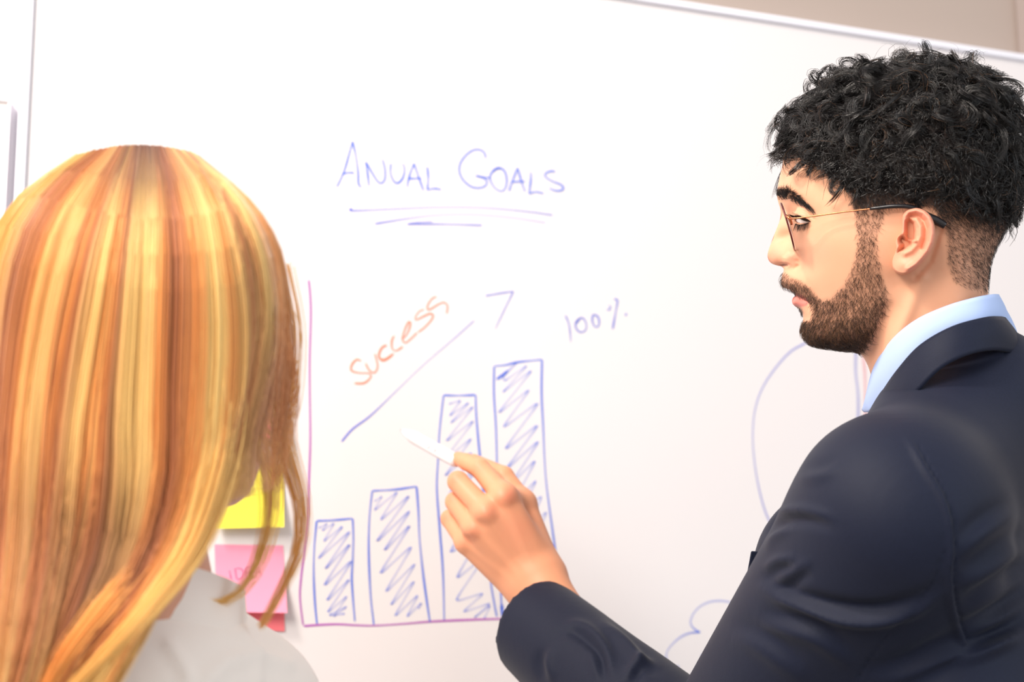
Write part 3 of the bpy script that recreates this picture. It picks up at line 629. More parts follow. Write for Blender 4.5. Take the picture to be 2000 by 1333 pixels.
# ---------------------------------------------------------------- hair of the man
nearF = head_F[0][:len(Fq)]
qa = np.linalg.norm(np.cross(head_V[nearF[:, 2]]-head_V[nearF[:, 0]], head_V[nearF[:, 3]]-head_V[nearF[:, 1]]), axis=1)
def sample(mask, n, r=rng):
    """roots on the near half where mask(px,py,P) is high; returns P, N, px, py"""
    ctr = head_V[nearF].mean(1); a, b, _ = proj(ctr); wgt = qa*mask(a, b); wgt = wgt/wgt.sum()
    k = r.choice(len(nearF), n, p=wgt); u, v_ = r.random((2, n, 1)); q = nearF[k]
    def bl(X): return (X[q[:, 0]]*(1-u)+X[q[:, 1]]*u)*(1-v_)+(X[q[:, 3]]*(1-u)+X[q[:, 2]]*u)*v_
    P = bl(head_V); N = nrm(bl(hN)); a, b, _ = proj(P); return P, N, a, b
def mirror(P, vec=False):
    q = P if vec else P-HO
    q = q-2*(q@HL)[..., None]*HL; return q if vec else q+HO
def tang(D, N): return nrm(D-(D*N).sum(-1, keepdims=True)*N)
def short_hairs(P, N, D, L, lift, curl, K=5, r=rng):
    n = len(P); t = np.linspace(0, 1, K)[None, :, None]; B = np.cross(N, D)
    cu = r.normal(0, curl, (n, 1, 1)); L = np.asarray(L).reshape(-1, 1, 1); lf = np.asarray(lift).reshape(-1, 1, 1)
    return P[:, None]+L*(t*D[:, None]*(1-lf*.3)+lf*N[:, None]*np.sin(t*2.2)*.6+cu*B[:, None]*t*t)-N[:, None]*.0003
def radii(r0, K, n, r=rng): return r0*(1-0.75*np.linspace(0, 1, K)**2)[None]*r.uniform(.7, 1.2, (n, 1))
m_hair = mat('black_hair', attr=True, rough=0.27, spec=0.6)
m_beard = mat('beard_hair', attr=True, rough=0.45, spec=0.3)
def hcol(n, per, r=rng, dark=(22, 19, 19), warm=(92, 66, 46), p=.12):
    k = r.random(n)**2; c = A(srgb(*dark))*(0.6+0.8*k[:, None]); w_ = (r.random(n) < p)[:, None]
    return np.repeat(np.where(w_, A(srgb(*warm))*(.5+.7*k[:, None]), c), per, 0)
# curls
NC, NSx, KC = 560, 22, 15
P, N, a, b = sample(lambda x, y: sm(-6, 8, inpoly(x, y, TOP)), NC)
fsel = rng.random(NC) < 0.30; P[fsel] = mirror(P[fsel]); N[fsel] = mirror(N[fsel], True)
zz = (P-HO)@HU*1000; xx = (P-HO)@HF*1000; lowf = sm(70, 25, zz)
flow = HF*1.0+rng.normal(0, .75, (NC, 3))-HU*(0.1+1.0*lowf)[:, None]; flow = np.where((xx < -40)[:, None], flow-HF*1.3-HU*.5, flow)
D = tang(flow, N); Bv = np.cross(N, D)
L = rng.uniform(.012, .028, NC)*(1-.35*lowf); front = sm(60, 88, xx); L = L+front*.006
rho = rng.uniform(.0042, .0088, NC)*(1-.3*lowf); turns = rng.uniform(.6, 1.7, NC)*rng.choice([-1, 1], NC); ph0 = rng.uniform(0, 6.28, NC)
hgt = rng.uniform(.006, .0165, NC)*(1-.60*lowf)+sm(70, 105, zz)*rng.uniform(-.001, .007, NC)
tilt = rng.uniform(-.9, .9, NC)
sub = lambda x: np.repeat(x, NSx, 0)
n = NC*NSx; t = np.linspace(0, 1, KC)[None, :, None]
P2, N2, D2_, B2 = sub(P), sub(N), sub(D), sub(Bv)
off = rng.normal(0, .0013, (n, 1))*D2_+rng.normal(0, .0013, (n, 1))*B2
ph = sub(ph0)+rng.normal(0, .13, n); tu = sub(turns)*rng.normal(1, .035, n); rh = sub(rho)*rng.normal(1, .09, n)
LL = (sub(L)*rng.uniform(.75, 1.12, n))[:, None, None]; hg = sub(hgt)[:, None, None]*rng.uniform(.8, 1.15, (n, 1, 1))
ang = ph[:, None]+tu[:, None]*2*np.pi*t[:, :, 0]; ti = sub(tilt)[:, None]
e1 = D2_; e2_ = nrm(B2*np.cos(ti)+N2*np.sin(ti))
circ = rh[:, None, None]*((np.cos(ang)-np.cos(ph)[:, None])[..., None]*e1[:, None]+(np.sin(ang)-np.sin(ph)[:, None])[..., None]*e2_[:, None])*np.minimum(1, t*2.2)
S = P2[:, None]+off[:, None]*(1-.35*t)+N2[:, None]*hg*(1-np.exp(-3.6*t))*(1-.35*t*t)+D2_[:, None]*LL*t+circ-HU*(.004*t*t)
cC, fC = tubes(S, radii(.00021, KC, n))
cl = np.repeat(hcol(n, 1, p=.035), KC*3, 0)*np.repeat(rng.uniform(.6, 1.5, (n, 1)), KC*3, 0)
# fly-aways
nf = 160; P, N, a, b = sample(lambda x, y: sm(-6, 8, inpoly(x, y, TOP)), nf); D = tang(rng.normal(0, 1, (nf, 3))+HF*.6, N)
t = np.linspace(0, 1, 12)[None, :, None]; LL = rng.uniform(.015, .034, (nf, 1, 1)); an = rng.uniform(2, 7, (nf, 1, 1))
S = P[:, None]+N[:, None]*LL*.65*np.sin(t*1.6)+D[:, None]*LL*.7*t+np.cross(N, D)[:, None]*.004*np.sin(an*t)
cC2, fC2 = tubes(S, radii(.00010, 12, nf))
# cropped sides
ns = 19000
mk_side = lambda x, y: (sm(-4, 5, inpoly(x, y, SIDE)) * (1-.0*y) * (0.34+.66*sm(470, 400, y)) * (1-.55*sm(530, 580, y)))*sm(250, 310, y)
P, N, a, b = sample(mk_side, ns)
D = tang(-HU*1.0-HF*(0.45+0.5*sm(1780, 1900, a))[:, None]+rng.normal(0, .22, (ns, 3)), N); Ls = np.interp(b, [310, 380, 450, 560], [.013, .0085, .0055, .0038])*rng.uniform(.6, 1.3, ns)
fs = rng.random(ns) < .12; P[fs] = mirror(P[fs]); N[fs] = mirror(N[fs], True); D[fs] = mirror(D[fs], True)
S = short_hairs(P, N, D, Ls, .55, .25, 4); sC, sF = tubes(S, radii(.00011, 4, ns))
# dense undercoat that hides the scalp below the curls
nu = 7000; P, N, a, b = sample(lambda x, y: sm(-14, 4, inpoly(x, y, TOP)), nu)
fs = rng.random(nu) < .25; P[fs] = mirror(P[fs]); N[fs] = mirror(N[fs], True)
D = tang(HF*.3-HU*.4+rng.normal(0, .6, (nu, 3)), N); S = short_hairs(P, N, D, rng.uniform(.009, .018, nu), 1.0, .6, 6); uC, uF = tubes(S, radii(.0003, 6, nu))
v, f, c = join([(cC, fC, cl), (cC2, fC2, hcol(nf, 36, p=0)), (sC, sF, hcol(ns, 12, dark=(38, 30, 28), p=.06)), (uC, uF, hcol(nu, 18, p=.02))])
tag(mk('hair', v, f, m_hair, man, col=c), 'short dark curls with cropped sides', kind='stuff')
# beard and moustache
nb = 8200
def bmask(x, y):
    m = sm(-4, 5, inpoly(x, y, BEARD))*(0.5+.55*sm(560, 660, y)+.15*sm(1640, 1560, x)*sm(520, 560, y))
    return m+1.2*sm(-1, 3, inpoly(x, y, [(1550,600),(1556,600),(1566,604),(1568,611),(1558,610)]))
P, N, a, b = sample(bmask, nb); mous = sm(1608, 1590, a)*sm(600, 585, b)
D = -HU*1.0+HF*(0.25*sm(1640, 1580, a))[:, None]-HF*(.35*(1-mous)*sm(620, 680, b))[:, None]*.6+rng.normal(0, .30, (nb, 3))
D = np.where((mous > .5)[:, None], -HU*.8-HF*.45+rng.normal(0, .16, (nb, 3)), D); D = tang(D, N)
Ls = np.interp(b, [400, 560, 640, 680], [.0042, .0052, .0068, .0075])*rng.uniform(.6, 1.25, nb)
fs = rng.random(nb) < .16; P[fs] = mirror(P[fs]); N[fs] = mirror(N[fs], True); D[fs] = mirror(D[fs], True)
S = short_hairs(P, N, D, Ls, .62, .40); bC, bF = tubes(S, radii(.00011, 5, nb))
tag(mk('beard', bC, bF, m_beard, man, col=hcol(nb, 15, dark=(58, 42, 34), warm=(132, 94, 64), p=.28)), 'short trimmed dark beard and moustache', kind='stuff')
# eyebrows, lashes
BROW = [(1519,380),(1528,374),(1542,373),(1556,380),(1570,390),(1588,407),(1586,409),(1570,400),(1554,392),(1540,389),(1530,392),(1520,390)]
nb = 620; P, N, a, b = sample(lambda x, y: sm(-1.5, 2, inpoly(x, y, BROW)), nb)
D = tang(-HF*.9+HU*(.5*sm(1560, 1530, a)-.45*sm(1550, 1575, a))[:, None]+rng.normal(0, .14, (nb, 3)), N)
S1 = short_hairs(P, N, D, rng.uniform(.005, .009, nb), .35, .12); S2 = mirror(S1)
eC, eF = tubes(np.vstack([S1, S2]), radii(.00018, 5, nb*2))
mk('eyebrows', eC, eF, m_beard, man, col=hcol(nb*2, 15, dark=(24, 19, 18), p=0)); bpy.data.objects['eyebrows']['kind'] = 'stuff'
def lash(line, y0, Dv, Lh, n):
    q = spline(A(line, float), n); P = HW3(q[:, 0], q[:, 1], np.interp(np.linspace(0, 1, n), [0, .5, 1], y0)); D = nrm(Dv+rng.normal(0, .12, (n, 3)))
    t = np.linspace(0, 1, 6)[None, :, None]; return P[:, None]+D[:, None]*Lh*t+HU*.0022*t*t*np.sign(Dv@HU+.25)
S = np.vstack([lash([(1552,424),(1560,422),(1571,425),(1584,433)], [38, 43.5, 44.5], HF*.75+HL*.55-HU*.10, .0078, 70), lash([(1554,437),(1562,439),(1572,437),(1580,435)], [39, 43, 44], HF*.45+HL*.5-HU*.75, .0052, 40)])
S = np.vstack([S, mirror(S)]); eC, eF = tubes(S, radii(.00017, 6, len(S)))
mk('eyelashes', eC, eF, m_beard, man, col=hcol(len(S), 18, dark=(22, 16, 16), p=0)); bpy.data.objects['eyelashes']['kind'] = 'stuff'
# ---------------------------------------------------------------- eyeglasses
gl = thing('eyeglasses', 'thin gold metal eyeglasses with black temple tips worn by the bearded man', 'eyeglasses')
m_gold = mat('rose_gold_wire', srgb(196, 120, 84), 0.25, 0.6, metal=1.0); m_blk = mat('black_acetate', srgb(22, 20, 24), 0.22, 0.6)
m_lens = mat('lens_glass', (1, 1, 1), 0.02, 0.5, trans=1.0, ior=1.12); m_rim = mat('dark_red_rim', srgb(96, 40, 40), 0.25, 0.6, metal=.5)
def T_one(pts, r, n=60, sides=8, sq=None):
    return tubes(spline(pts, n)[None], np.interp(np.linspace(0, 1, n), np.linspace(0, 1, len(np.atleast_1d(r))), np.atleast_1d(r))[None], sides, True)
def loc(x, y, z): return HW(A(x, float), A(y, float), A(z, float))
top_ = H(1524., 398., 40.); bot_ = H(1550., 487., 40.); lc = (top_+bot_)/2; lu = (top_-bot_)/2
for sd_ in (1, -1):
    th = np.linspace(0, 2*np.pi, 72, endpoint=False); ce, se_ = np.cos(th), np.sin(th)
    sq_ = lambda v: np.sign(v)*np.abs(v)**.72
    yy = 35+25*sq_(ce)*(1+.0*se_); kk = sq_(se_)
    X = lc[0]+lu[0]*kk-(yy-35)*.10-((yy-35)/25)**2*.8; Zz = lc[1]+lu[1]*kk
    ring = HW(X, yy*sd_, Zz); cenp = HW(lc[0], 35*sd_, lc[1])
    rt, rf = tubes(np.vstack([ring, ring[:1]])[None], .00075, 8); mk('rim', rt, rf, m_rim, gl)
    rr = np.linspace(0, 1, 8); g_ = cenp+(ring[:, None]-cenp)*rr[None, :, None]; g2 = g_-HF*.0016
    lf = gridfaces(72, 8, wrapu=True); mk('lens', np.vstack([g_.reshape(-1, 3), g2.reshape(-1, 3)]), [lf, lf[:, ::-1]+576, A([(i*8+7, ((i+1) % 72)*8+7, ((i+1) % 72)*8+583, i*8+583) for i in range(72)])[:, ::-1]], m_lens, gl)
    def GP(l): P = np.stack([HW3(float(x), float(y), float(z)) for x, y, z in l]); return P if sd_ == 1 else mirror(P)
    tv, tf_ = T_one(GP([(1536,424,57),(1541,427,62),(1552,427,65),(1600,421,70),(1650,414,75),(1702,408,78)]), .00062); tm = mk('temple', tv, tf_, m_gold, gl)
    tv, tf_ = T_one(GP([(1699,408,78),(1715,406,79),(1745,403,80),(1775,404,80),(1795,412,78),(1815,424,77),(1832,433,76),(1846,441,75)]), [.0010, .0017, .0018, .0018, .0021, .0028, .0036, .0030]); mk('temple_tip', tv, tf_, m_blk, gl)
    tv, tf_ = T_one(GP([(1535,421,59),(1541,426,62),(1545,434,61),(1546,439,60)]), [.0009, .0014, .0012, .0010], 20); mk('hinge', tv, tf_, m_gold, gl)
    tv, tf_ = T_one(GP([(1538,428,14),(1544,436,13),(1543,444,14)]), [.0006, .0022, .0012], 20); mk('nose_pad', tv, tf_, m_lens, gl)
br = spline(np.stack([HW(lc[0]+2+1.5*math.cos(q), y, lc[1]+lu[1]*.35+1.5*math.cos(q)) for y, q in ((-11, 1.4), (-5, .6), (0, 0), (5, .6), (11, 1.4))]), 30)
tv, tf_ = tubes(br[None], .0009, 8, True); mk('bridge', tv, tf_, m_gold, gl)
# ---------------------------------------------------------------- suit jacket
m_suit = mat('navy_wool', srgb(20, 26, 46), 0.62, 0.2, noise=(700, .22), bump=(1400, .22, .0006), sheen=0.05)
Sj = V(1752, 1012, 1.01); Ej = V(1402, 1535, 1.175); Wj = V(1058, 1234, 1.385)
NBj = V(1850, 800, 1.140); fwd = nrm(Wj-Ej)
MC = (Sj+S_R)/2
lo = np.minimum.reduce([Sj, S_R, Ej, Wj])-A([.12, .16, 0]); hi = np.maximum.reduce([Sj, S_R, Ej, Wj, NBj])+A([.22, .14, .14]); lo[2] = 0.80
G, oj = grid(lo, hi, .0042)
d = rcone(G, Sj, Ej, .073, .063)
fo = rcone(G, Ej, Wj+fwd*.08, .061, .0455)
r1 = V(1092, 1112, 1.372); r2 = V(1002, 1345, 1.372)     # cuff line
cn = nrm(np.cross(r2-r1, nrm(np.cross(fwd, r2-r1)))); cn = cn*np.sign(cn@fwd)
pl = (G[0]-r1[0])*cn[0]+(G[1]-r1[1])*cn[1]+(G[2]-r1[2])*cn[2]
d = smin(d, fo, .022)
cut = np.where(rcone(G, Ej, Wj+fwd*.16, .10, .10) < 0, pl-.018, -1).astype(np.float32); d = -smin(-d, -cut, .006)
hole = np.maximum(rcone(G, Ej+fwd*.1, Wj+fwd*.10, .030, .033), -pl-.030)
tors = ellip(G, MC-UZ*.25-TFW*.015, A([TFW, TRI, UZ]), (.118, .185, .29))
d2 = smin(tors, rcone(G, Sj+TRI*.02, V(1880, 852, 1.125), .070, .064), .04); d2 = smin(d2, rcone(G, V(1880, 852, 1.125), V(1925, 770, 1.125), .062, .054), .03)
d2 = smin(d2, rcone(G, S_R-TFW*.02, V(1905, 850, 1.19), .064, .048), .04); d2 = smin(d2, rcone(G, V(1646, 1120, 1.19), V(1640, 1280, 1.2), .074, .076), .05); d2 = smin(d2, rcone(G, S_R, S_R-UZ*.3+TFW*.08, .072, .055), .04)
d2 = smin(d2, rcone(G, MC-UZ*.25, MC-UZ*.62, .135, .165), .06)
d = smin(d, d2, .026)
jV, jF = nets(d.astype(np.float32), oj, .0042); jV = relax(jV, jF, 5)
if (vnorm(jV, jF)[np.argmin(jV@CF)]@CF) > 0: jF = jF[:, ::-1].copy()
# subdivide the quads once (linear) for the folds, then smooth
def subdiv(Vt, F):
    e = np.vstack([F[:, [0, 1]], F[:, [1, 2]], F[:, [2, 3]], F[:, [3, 0]]]); es = np.sort(e, 1); key = es[:, 0].astype(np.int64)*len(Vt)+es[:, 1]
    uq, first, inv = np.unique(key, return_index=True, return_inverse=True); mid = (Vt[es[first, 0]]+Vt[es[first, 1]])/2; ctr = Vt[F].mean(1)
    n0 = len(Vt); m = len(F); E = inv.reshape(4, m)+n0; C = np.arange(m)+n0+len(uq)
    return np.vstack([Vt, mid, ctr]), np.vstack([np.stack([F[:, k], E[k], C, E[k-1]], 1) for k in range(4)])
keep = jV[jF].mean(1)[:, 2] > 1.12
loF = jF[~keep]; hiV, hiF = subdiv(jV, jF[keep]); hiV = relax(hiV, hiF, 0)
n_ = len(jV); jV = hiV; jF = np.vstack([hiF, loF])
jN = vnorm(jV, jF); a, b, _ = proj(jV); fac = sm(.25, -.15, jN@CF)
def T8(x, y): return (960+x/1.923, 680+y/1.923)
disp = np.zeros(len(jV))
def fold(pts, amp, w_, valley=0.0, side=(0, -1), T=T8):
    """ridge along a line, with a valley beside it"""
    global disp
    q = spline(A([T(*p) for p in pts], float), 110); t = np.sin(np.linspace(.12, 3.02, 110))
    dd = np.full(len(a), 1e9); am = np.zeros(len(a))
    box = (a > q[:, 0].min()-60) & (a < q[:, 0].max()+60) & (b > q[:, 1].min()-60) & (b < q[:, 1].max()+60)
    ia = np.where(box)[0]; D = np.hypot(a[ia, None]-q[None, :, 0], b[ia, None]-q[None, :, 1]); k = D.argmin(1); d0 = D[np.arange(len(ia)), k]
    v_ = amp*t[k]*np.exp(-(d0/w_)**2)
    if valley:
        q2 = q+A(side)*w_*1.7; D = np.hypot(a[ia, None]-q2[None, :, 0], b[ia, None]-q2[None, :, 1]); k = D.argmin(1); v_ -= valley*t[k]*np.exp(-(D[np.arange(len(ia)), k]/(w_*1.1))**2)
    disp[ia] += v_
fold([(1020,905),(1130,960),(1300,1012),(1450,1022),(1590,985),(1680,930)], .0075, 13, .005)
fold([(1060,880),(1120,850),(1200,800)], .003, 12, .003, (0, 1))
fold([(1035,650),(1090,618),(1180,612),(1280,640)], .0035, 11, .003, (0, 1))
fold([(1030,760),(1060,710),(1120,680)], .003, 10, .002)
fold([(1020,840),(1080,800),(1150,790)], .003, 10, .003, (0, 1))
fold([(1000,1040),(1110,1060),(1230,1100),(1350,1190)], .004, 16, .004)
fold([(900,1090),(1000,1120),(1100,1190),(1180,1256)], .003, 18, .003)
fold([(1150,492),(1240,480),(1310,450)], .002, 12, .0015)
fold([(1400,1256),(1540,1230),(1700,1160),(1800,1130),(2000,1100)], .005, 16, .004)
fold([(1740,1190),(1860,1140),(2000,1060)], .006, 14, .005); fold([(1730,1100),(1850,1050),(2000,950)], .005, 14, .004)
fold([(1760,900),(1860,840),(2000,730)], .005, 18, .004); fold([(1750,780),(1850,690),(1960,620)], .003, 16, .003); fold([(1760,1020),(1880,930),(2000,850)], .004, 16, .004)
fold([(400,1030),(470,1080),(540,1150),(590,1230)], .006, 12, .004, (.7, -.7))
fold([(262,1075),(310,1042),(370,1065),(430,1140),(450,1240)], .005, 11, .004, (-.8, .6))
fold([(230,1130),(215,1180),(230,1256)], .003, 10, .003, (-1, 0))
fold([(500,1250),(560,1180),(620,1190)], .005, 10, .004, (0, 1)); fold([(330,1110),(380,1150),(400,1250)], .003, 10, .002, (1, 0))
# seams: armhole and the back seam of the sleeve
def seam_(pts, dep, w_, amp2=0):
    global disp
    q = A([T8(*p) for p in pts], float); q = spline(q, 40); dd = dseg(a, b, q); sf = sm(838, 900, b); disp = disp-sf*dep*np.exp(-(dd/w_)**2)
    if amp2: disp = disp+sf*amp2*np.exp(-((dseg(a, b, q+A([-9, 3])))/7)**2)
seam_([(1560,290),(1640,440),(1700,540),(1735,650),(1742,760),(1735,860),(1750,980),(1790,1100)], .0016, 2.6, .0022)
seam_([(1705,760),(1660,880),(1590,980),(1480,1090),(1380,1240)], .0010, 2.2)
jV = jV+jN*(disp*fac)[:, None]
jk = mk('jacket', jV, jF, m_suit, man)
jk['label'] = 'navy wool suit jacket'
# ---------------------------------------------------------------- collars: rings swept around the neck
NM = V(1825, 690, 1.155)
def nfar(P): q = P-NM; return P-2*(q@TRI)[..., None]*TRI*np.sign(1)      # mirror across the trunk's midplane
def collar(name, top, bot, m, thick, drop=0, label=None, n=60):
    """top, bot: near-side px,py,depth from the front round to the nape"""
    def side(l): P = np.stack([V(float(x), float(y), float(z)) for x, y, z in l]); return spline(P, n)
    t_, b_ = side(top), side(bot)
    wq = sm(1, .25, np.linspace(0, 1, n))[:, None]; t2, b2 = (nfar(t_)-TFW*.045*wq-UZ*.012*wq)[::-1], (nfar(b_)-TFW*.055*wq-UZ*.02*wq)[::-1]
    Tt, Bb = np.vstack([t_, t2]), np.vstack([b_, b2])
    k = 9; u = np.linspace(0, 1, k)[None, :, None]
    ctr = NM; mid = Tt[:, None]*(1-u)+Bb[:, None]*u; out = nrm(mid-(ctr+UZ*((mid-ctr)@UZ)[..., None]))
    mid = mid+out*.003*np.sin(u*np.pi)
    inn = mid-out*thick
    ring = np.concatenate([mid, inn[:, ::-1]], 1)       # closed cross-section
    v = ring.reshape(-1, 3); f = gridfaces(len(Tt), 2*k, wrapv=True)
    caps = A([[j for j in (i, i+1, 2*k-2-i, 2*k-1-i)] for i in range(k-1)]); 
    o = mk(name, v, [f, caps, (caps+(len(Tt)-1)*2*k)[:, ::-1]], m, man); 
    if label: o['label'] = label
    return o
m_shirt = mat('pale_blue_cotton', srgb(178, 200, 244), 0.75, 0.25, bump=(1500, .12, .0004))
collar('shirt_collar', [(1691,792,1.195),(1697,745,1.165),(1712,705,1.140),(1745,660,1.110),(1790,624,1.088),(1850,597,1.078),(1905,581,1.081),(1938,575,1.100),(1951,575,1.130)],
       [(1688,806,1.190),(1703,802,1.160),(1732,765,1.125),(1775,720,1.095),(1822,685,1.080),(1880,660,1.074),(1930,648,1.08),(1958,645,1.105),(1966,648,1.135)], m_shirt, .0022, label='light blue shirt collar')
collar('jacket_collar', [(1698,802,1.150),(1722,765,1.118),(1752,722,1.094),(1796,674,1.076),(1858,638,1.066),(1922,620,1.070),(1952,618,1.085),(1964,620,1.115)],
       [(1716,835,1.115),(1752,812,1.087),(1790,768,1.067),(1836,722,1.058),(1890,694,1.056),(1945,684,1.067),(1990,694,1.092),(2010,706,1.12)], m_suit, .004, label='turned-down jacket collar')
# breast pocket welt on the chest, seen past the arm
pw = [(1472,1076),(1493,1078),(1490,1128),(1466,1124)]

def prism(name, px_, d0, d1, m, parent, bev=.001):
    P = np.vstack([np.stack([V(float(x), float(y), d_) for x, y in px_]) for d_ in (d0, d1)]); n = len(px_)
    o = mk(name, P, [A([(i, (i+1) % n, n+(i+1) % n, n+i) for i in range(n)])]+([A([list(range(n))[::-1], [n+i for i in range(n)]])] if n == 4 else []), m, parent, smooth=False); return bevel(o, bev)
prism('breast_pocket', [(1467,1077),(1502,1079),(1500,1124),(1459,1122)], 1.140, 1.205, m_suit, man)
# ================================================================ woman seen from behind
wo = thing('person', 'woman with long blonde-brown hair and white top seen from behind, facing the whiteboard', 'person')
WD = .87
wf = nrm(A([.62, .785, 0])); wl = nrm(A([-.785, .62, 0]))       # facing; her left (away from the camera)
HC = V(286, 600, .89)
NBw = V(292, 1238, .885); SR = V(465, 1400, .93); SLp = V(10, 1430, .865)
wr_ = nrm(SR-SLp); 
lo = np.minimum.reduce([SLp, SR, HC])-A([.14, .16, 0]); hi = np.maximum.reduce([SLp, SR, HC])+A([.14, .16, .14]); lo[2] = .92
G, ow = grid(lo, hi, .0045)
AX = A([wf, wl, UZ])
P_ = lambda f, l, u: HC+wf*f+wl*l+UZ*u
d = ellip(G, P_(-.004, 0, .006), AX, (.080, .070, .080))
d = smin(d, ellip(G, P_(.028, 0, -.035), AX, (.058, .056, .085)), .03)
d = smin(d, rcone(G, P_(.052, 0, -.088), P_(.066, 0, -.104), .026, .017), .025)      # jaw and chin
for sg in (1, -1):
    d = smin(d, rcone(G, P_(-.01, .052*sg, -.055), P_(.05, .02*sg, -.098), .018, .016), .02)
    e_ = P_(.085, .032*sg, .002); dd = np.sqrt((G[0]-e_[0])**2+(G[1]-e_[1])**2+(G[2]-e_[2])**2); d = d+.007*np.exp(-(dd/.017)**2)
    d = smin(d, ellip(G, P_(.069, .031*sg, 0), AX, (.012, .012, .010)), .003)
    d = smin(d, ellip(G, P_(-.008, .074*sg, -.008), AX, (.016, .006, .030)), .004)    # ears
d = smin(d, rcone(G, P_(.082, 0, .004), P_(.108, 0, -.030), .006, .0095), .008)       # nose
d = smin(d, rcone(G, P_(.084, -.012, -.032), P_(.084, .012, -.032), .008, .008), .006)
d = smin(d, rcone(G, P_(.084, -.014, -.060), P_(.084, .014, -.060), .0065, .0065), .004); d = smin(d, rcone(G, P_(.082, -.012, -.071), P_(.082, .012, -.071), .007, .007), .003)
d = smin(d, rcone(G, P_(-.03, 0, -.06), NBw, .044, .044), .02)
d = smin(d, rcone(G, NBw-UZ*.04, (SLp+SR)/2-UZ*.15, .05, .09), .03)
wV, wF = nets(d.astype(np.float32), ow, .0045); wV = relax(wV, wF, 2)
if (vnorm(wV, wF)[np.argmin(wV@CF)]@CF) > 0: wF = wF[:, ::-1].copy()
cw_ = np.tile(A(srgb(222, 164, 136)), (len(wV), 1)); q = wV-HC
lp = np.exp(-(((q@wf)-.09)/.012)**2-((q@wl)/.024)**2-((q[:, 2]+.066)/.011)**2); cw_ = blend(cw_, lp*.9, A(srgb(196, 92, 92)))
mk('body', wV, wF, m_skin, wo, col=cw_)
# white top
d = rcone(G, NBw-UZ*.03+A([0, 0, 0]), SR, .048, .043)
d = smin(d, rcone(G, NBw-UZ*.03, SLp, .052, .050), .04); d = smin(d, rcone(G, SR, SR-UZ*.3+wf*.03+wr_*.03, .045, .038), .02); d = smin(d, rcone(G, SLp, SLp-UZ*.3-wr_*.03, .050, .04), .02)
d = smin(d, ellip(G, (SLp+SR)/2-UZ*.20, A([nrm(np.cross(wr_, UZ)), nrm(A([wr_[0], wr_[1], 0])), UZ]), (.10, .15, .26)), .05)
neckcut = rcone(G, NBw+UZ*.03, NBw+UZ*.10, .040, .044); d = np.maximum(d, -neckcut)
bV, bF = nets(d.astype(np.float32), ow, .0045); bV = relax(bV, bF, 4)
if (vnorm(bV, bF)[np.argmin(bV@CF)]@CF) > 0: bF = bF[:, ::-1].copy()
bN = vnorm(bV, bF); a, b, _ = proj(bV)
for pts, am, w_ in (([(400,1333),(440,1295),(500,1278),(560,1300)], .003, 14), ([(330,1260),(360,1300),(370,1333)], .003, 12), ([(470,1230),(500,1270),(505,1333)], .002, 10)):
    bV = bV+bN*(am*np.exp(-(dseg(a, b, pts)/w_)**2)*(bN@CF < .2))[:, None]
m_blouse = mat('cream_white_cloth', srgb(255, 245, 236), 0.8, 0.2, bump=(600, .08, .0005))
o = mk('blouse', bV, bF, m_blouse, wo); o['label'] = 'white top'
n = 48; th = np.linspace(0, 2*np.pi, n, endpoint=False)
rings = []
for r_, z_ in ((.054, -.030), (.054, -.004), (.050, .036), (.047, .036), (.051, -.004), (.051, -.030)):
    rings.append(NBw+UZ*z_+wf*.01+np.cos(th)[:, None]*wf*r_*1.02+np.sin(th)[:, None]*wl*r_+UZ*(-.014*np.cos(th))[:, None])
mk('collar', np.stack(rings, 1).reshape(-1, 3), gridfaces(n, 6, wrapu=True, wrapv=True), m_blouse, wo)
# hair laid out on guide strands: px, py of the near surface, depth from the rounded head
GD = [[(150,306),(90,345),(20,405),(-30,500),(-50,650),(-60,850),(-60,1050),(-60,1250),(-80,1420)],
 [(190,296),(130,340),(60,430),(20,560),(0,740),(-10,900),(-20,1080),(-30,1250),(-50,1420)],
 [(220,291),(170,350),(110,450),(70,600),(45,760),(32,920),(20,1080),(0,1250),(-20,1420)],
 [(242,289),(208,355),(165,470),(130,620),(105,780),(90,930),(75,1080),(45,1250),(5,1420)],
 [(260,288),(240,360),(215,480),(190,640),(168,800),(155,940),(135,1080),(90,1250),(40,1420)],
 [(277,288),(270,360),(260,480),(250,640),(240,800),(235,940),(210,1090),(135,1260),(60,1420)],
 [(296,288),(305,360),(305,480),(300,640),(295,800),(292,940),(262,1090),(165,1260),(75,1420)],
 [(315,290),(342,370),(360,480),(360,640),(352,800),(345,940),(300,1090),(195,1250),(95,1420)],
 [(335,293),(385,370),(410,480),(420,640),(412,800),(398,930),(350,1070),(250,1230),(130,1420)],
 [(352,296),(420,370),(455,480),(475,620),(472,760),(452,880),(405,1020),(300,1200),(170,1420)],
 [(368,300),(450,378),(498,480),(515,600),(505,700),(490,790),(470,860),(452,930),(440,980)],
 [(384,306),(475,385),(530,480),(545,590),(548,680),(540,760),(532,840),(525,900),(528,960)],
 [(398,314),(495,395),(548,475),(566,560),(572,640),(582,710),(588,780),(580,850),(575,900)]]
def wdepth(x, y):
    u = np.clip(1-((x-285)/345)**2, 0.02, 1)**.5; v_ = np.clip(1-((560-np.minimum(y, 560))/274)**2, 0.0, 1)**.5
    return .895-.105*u*v_-.028*sm(1000, 1300, y)
KG = 18
GG = np.stack([spline(A(g_, float), KG) for g_ in GD])                    # (13,K,2)
def wsurf(u, lift=0.0, dx=0, dy=0):
    """u (N,) -> (N,K) pixels"""
    f = u*(len(GG)-1); i = np.clip(f.astype(int), 0, len(GG)-2); w_ = (f-i)[:, None, None]
    Q = GG[i]*(1-w_)+GG[i+1]*w_; return Q
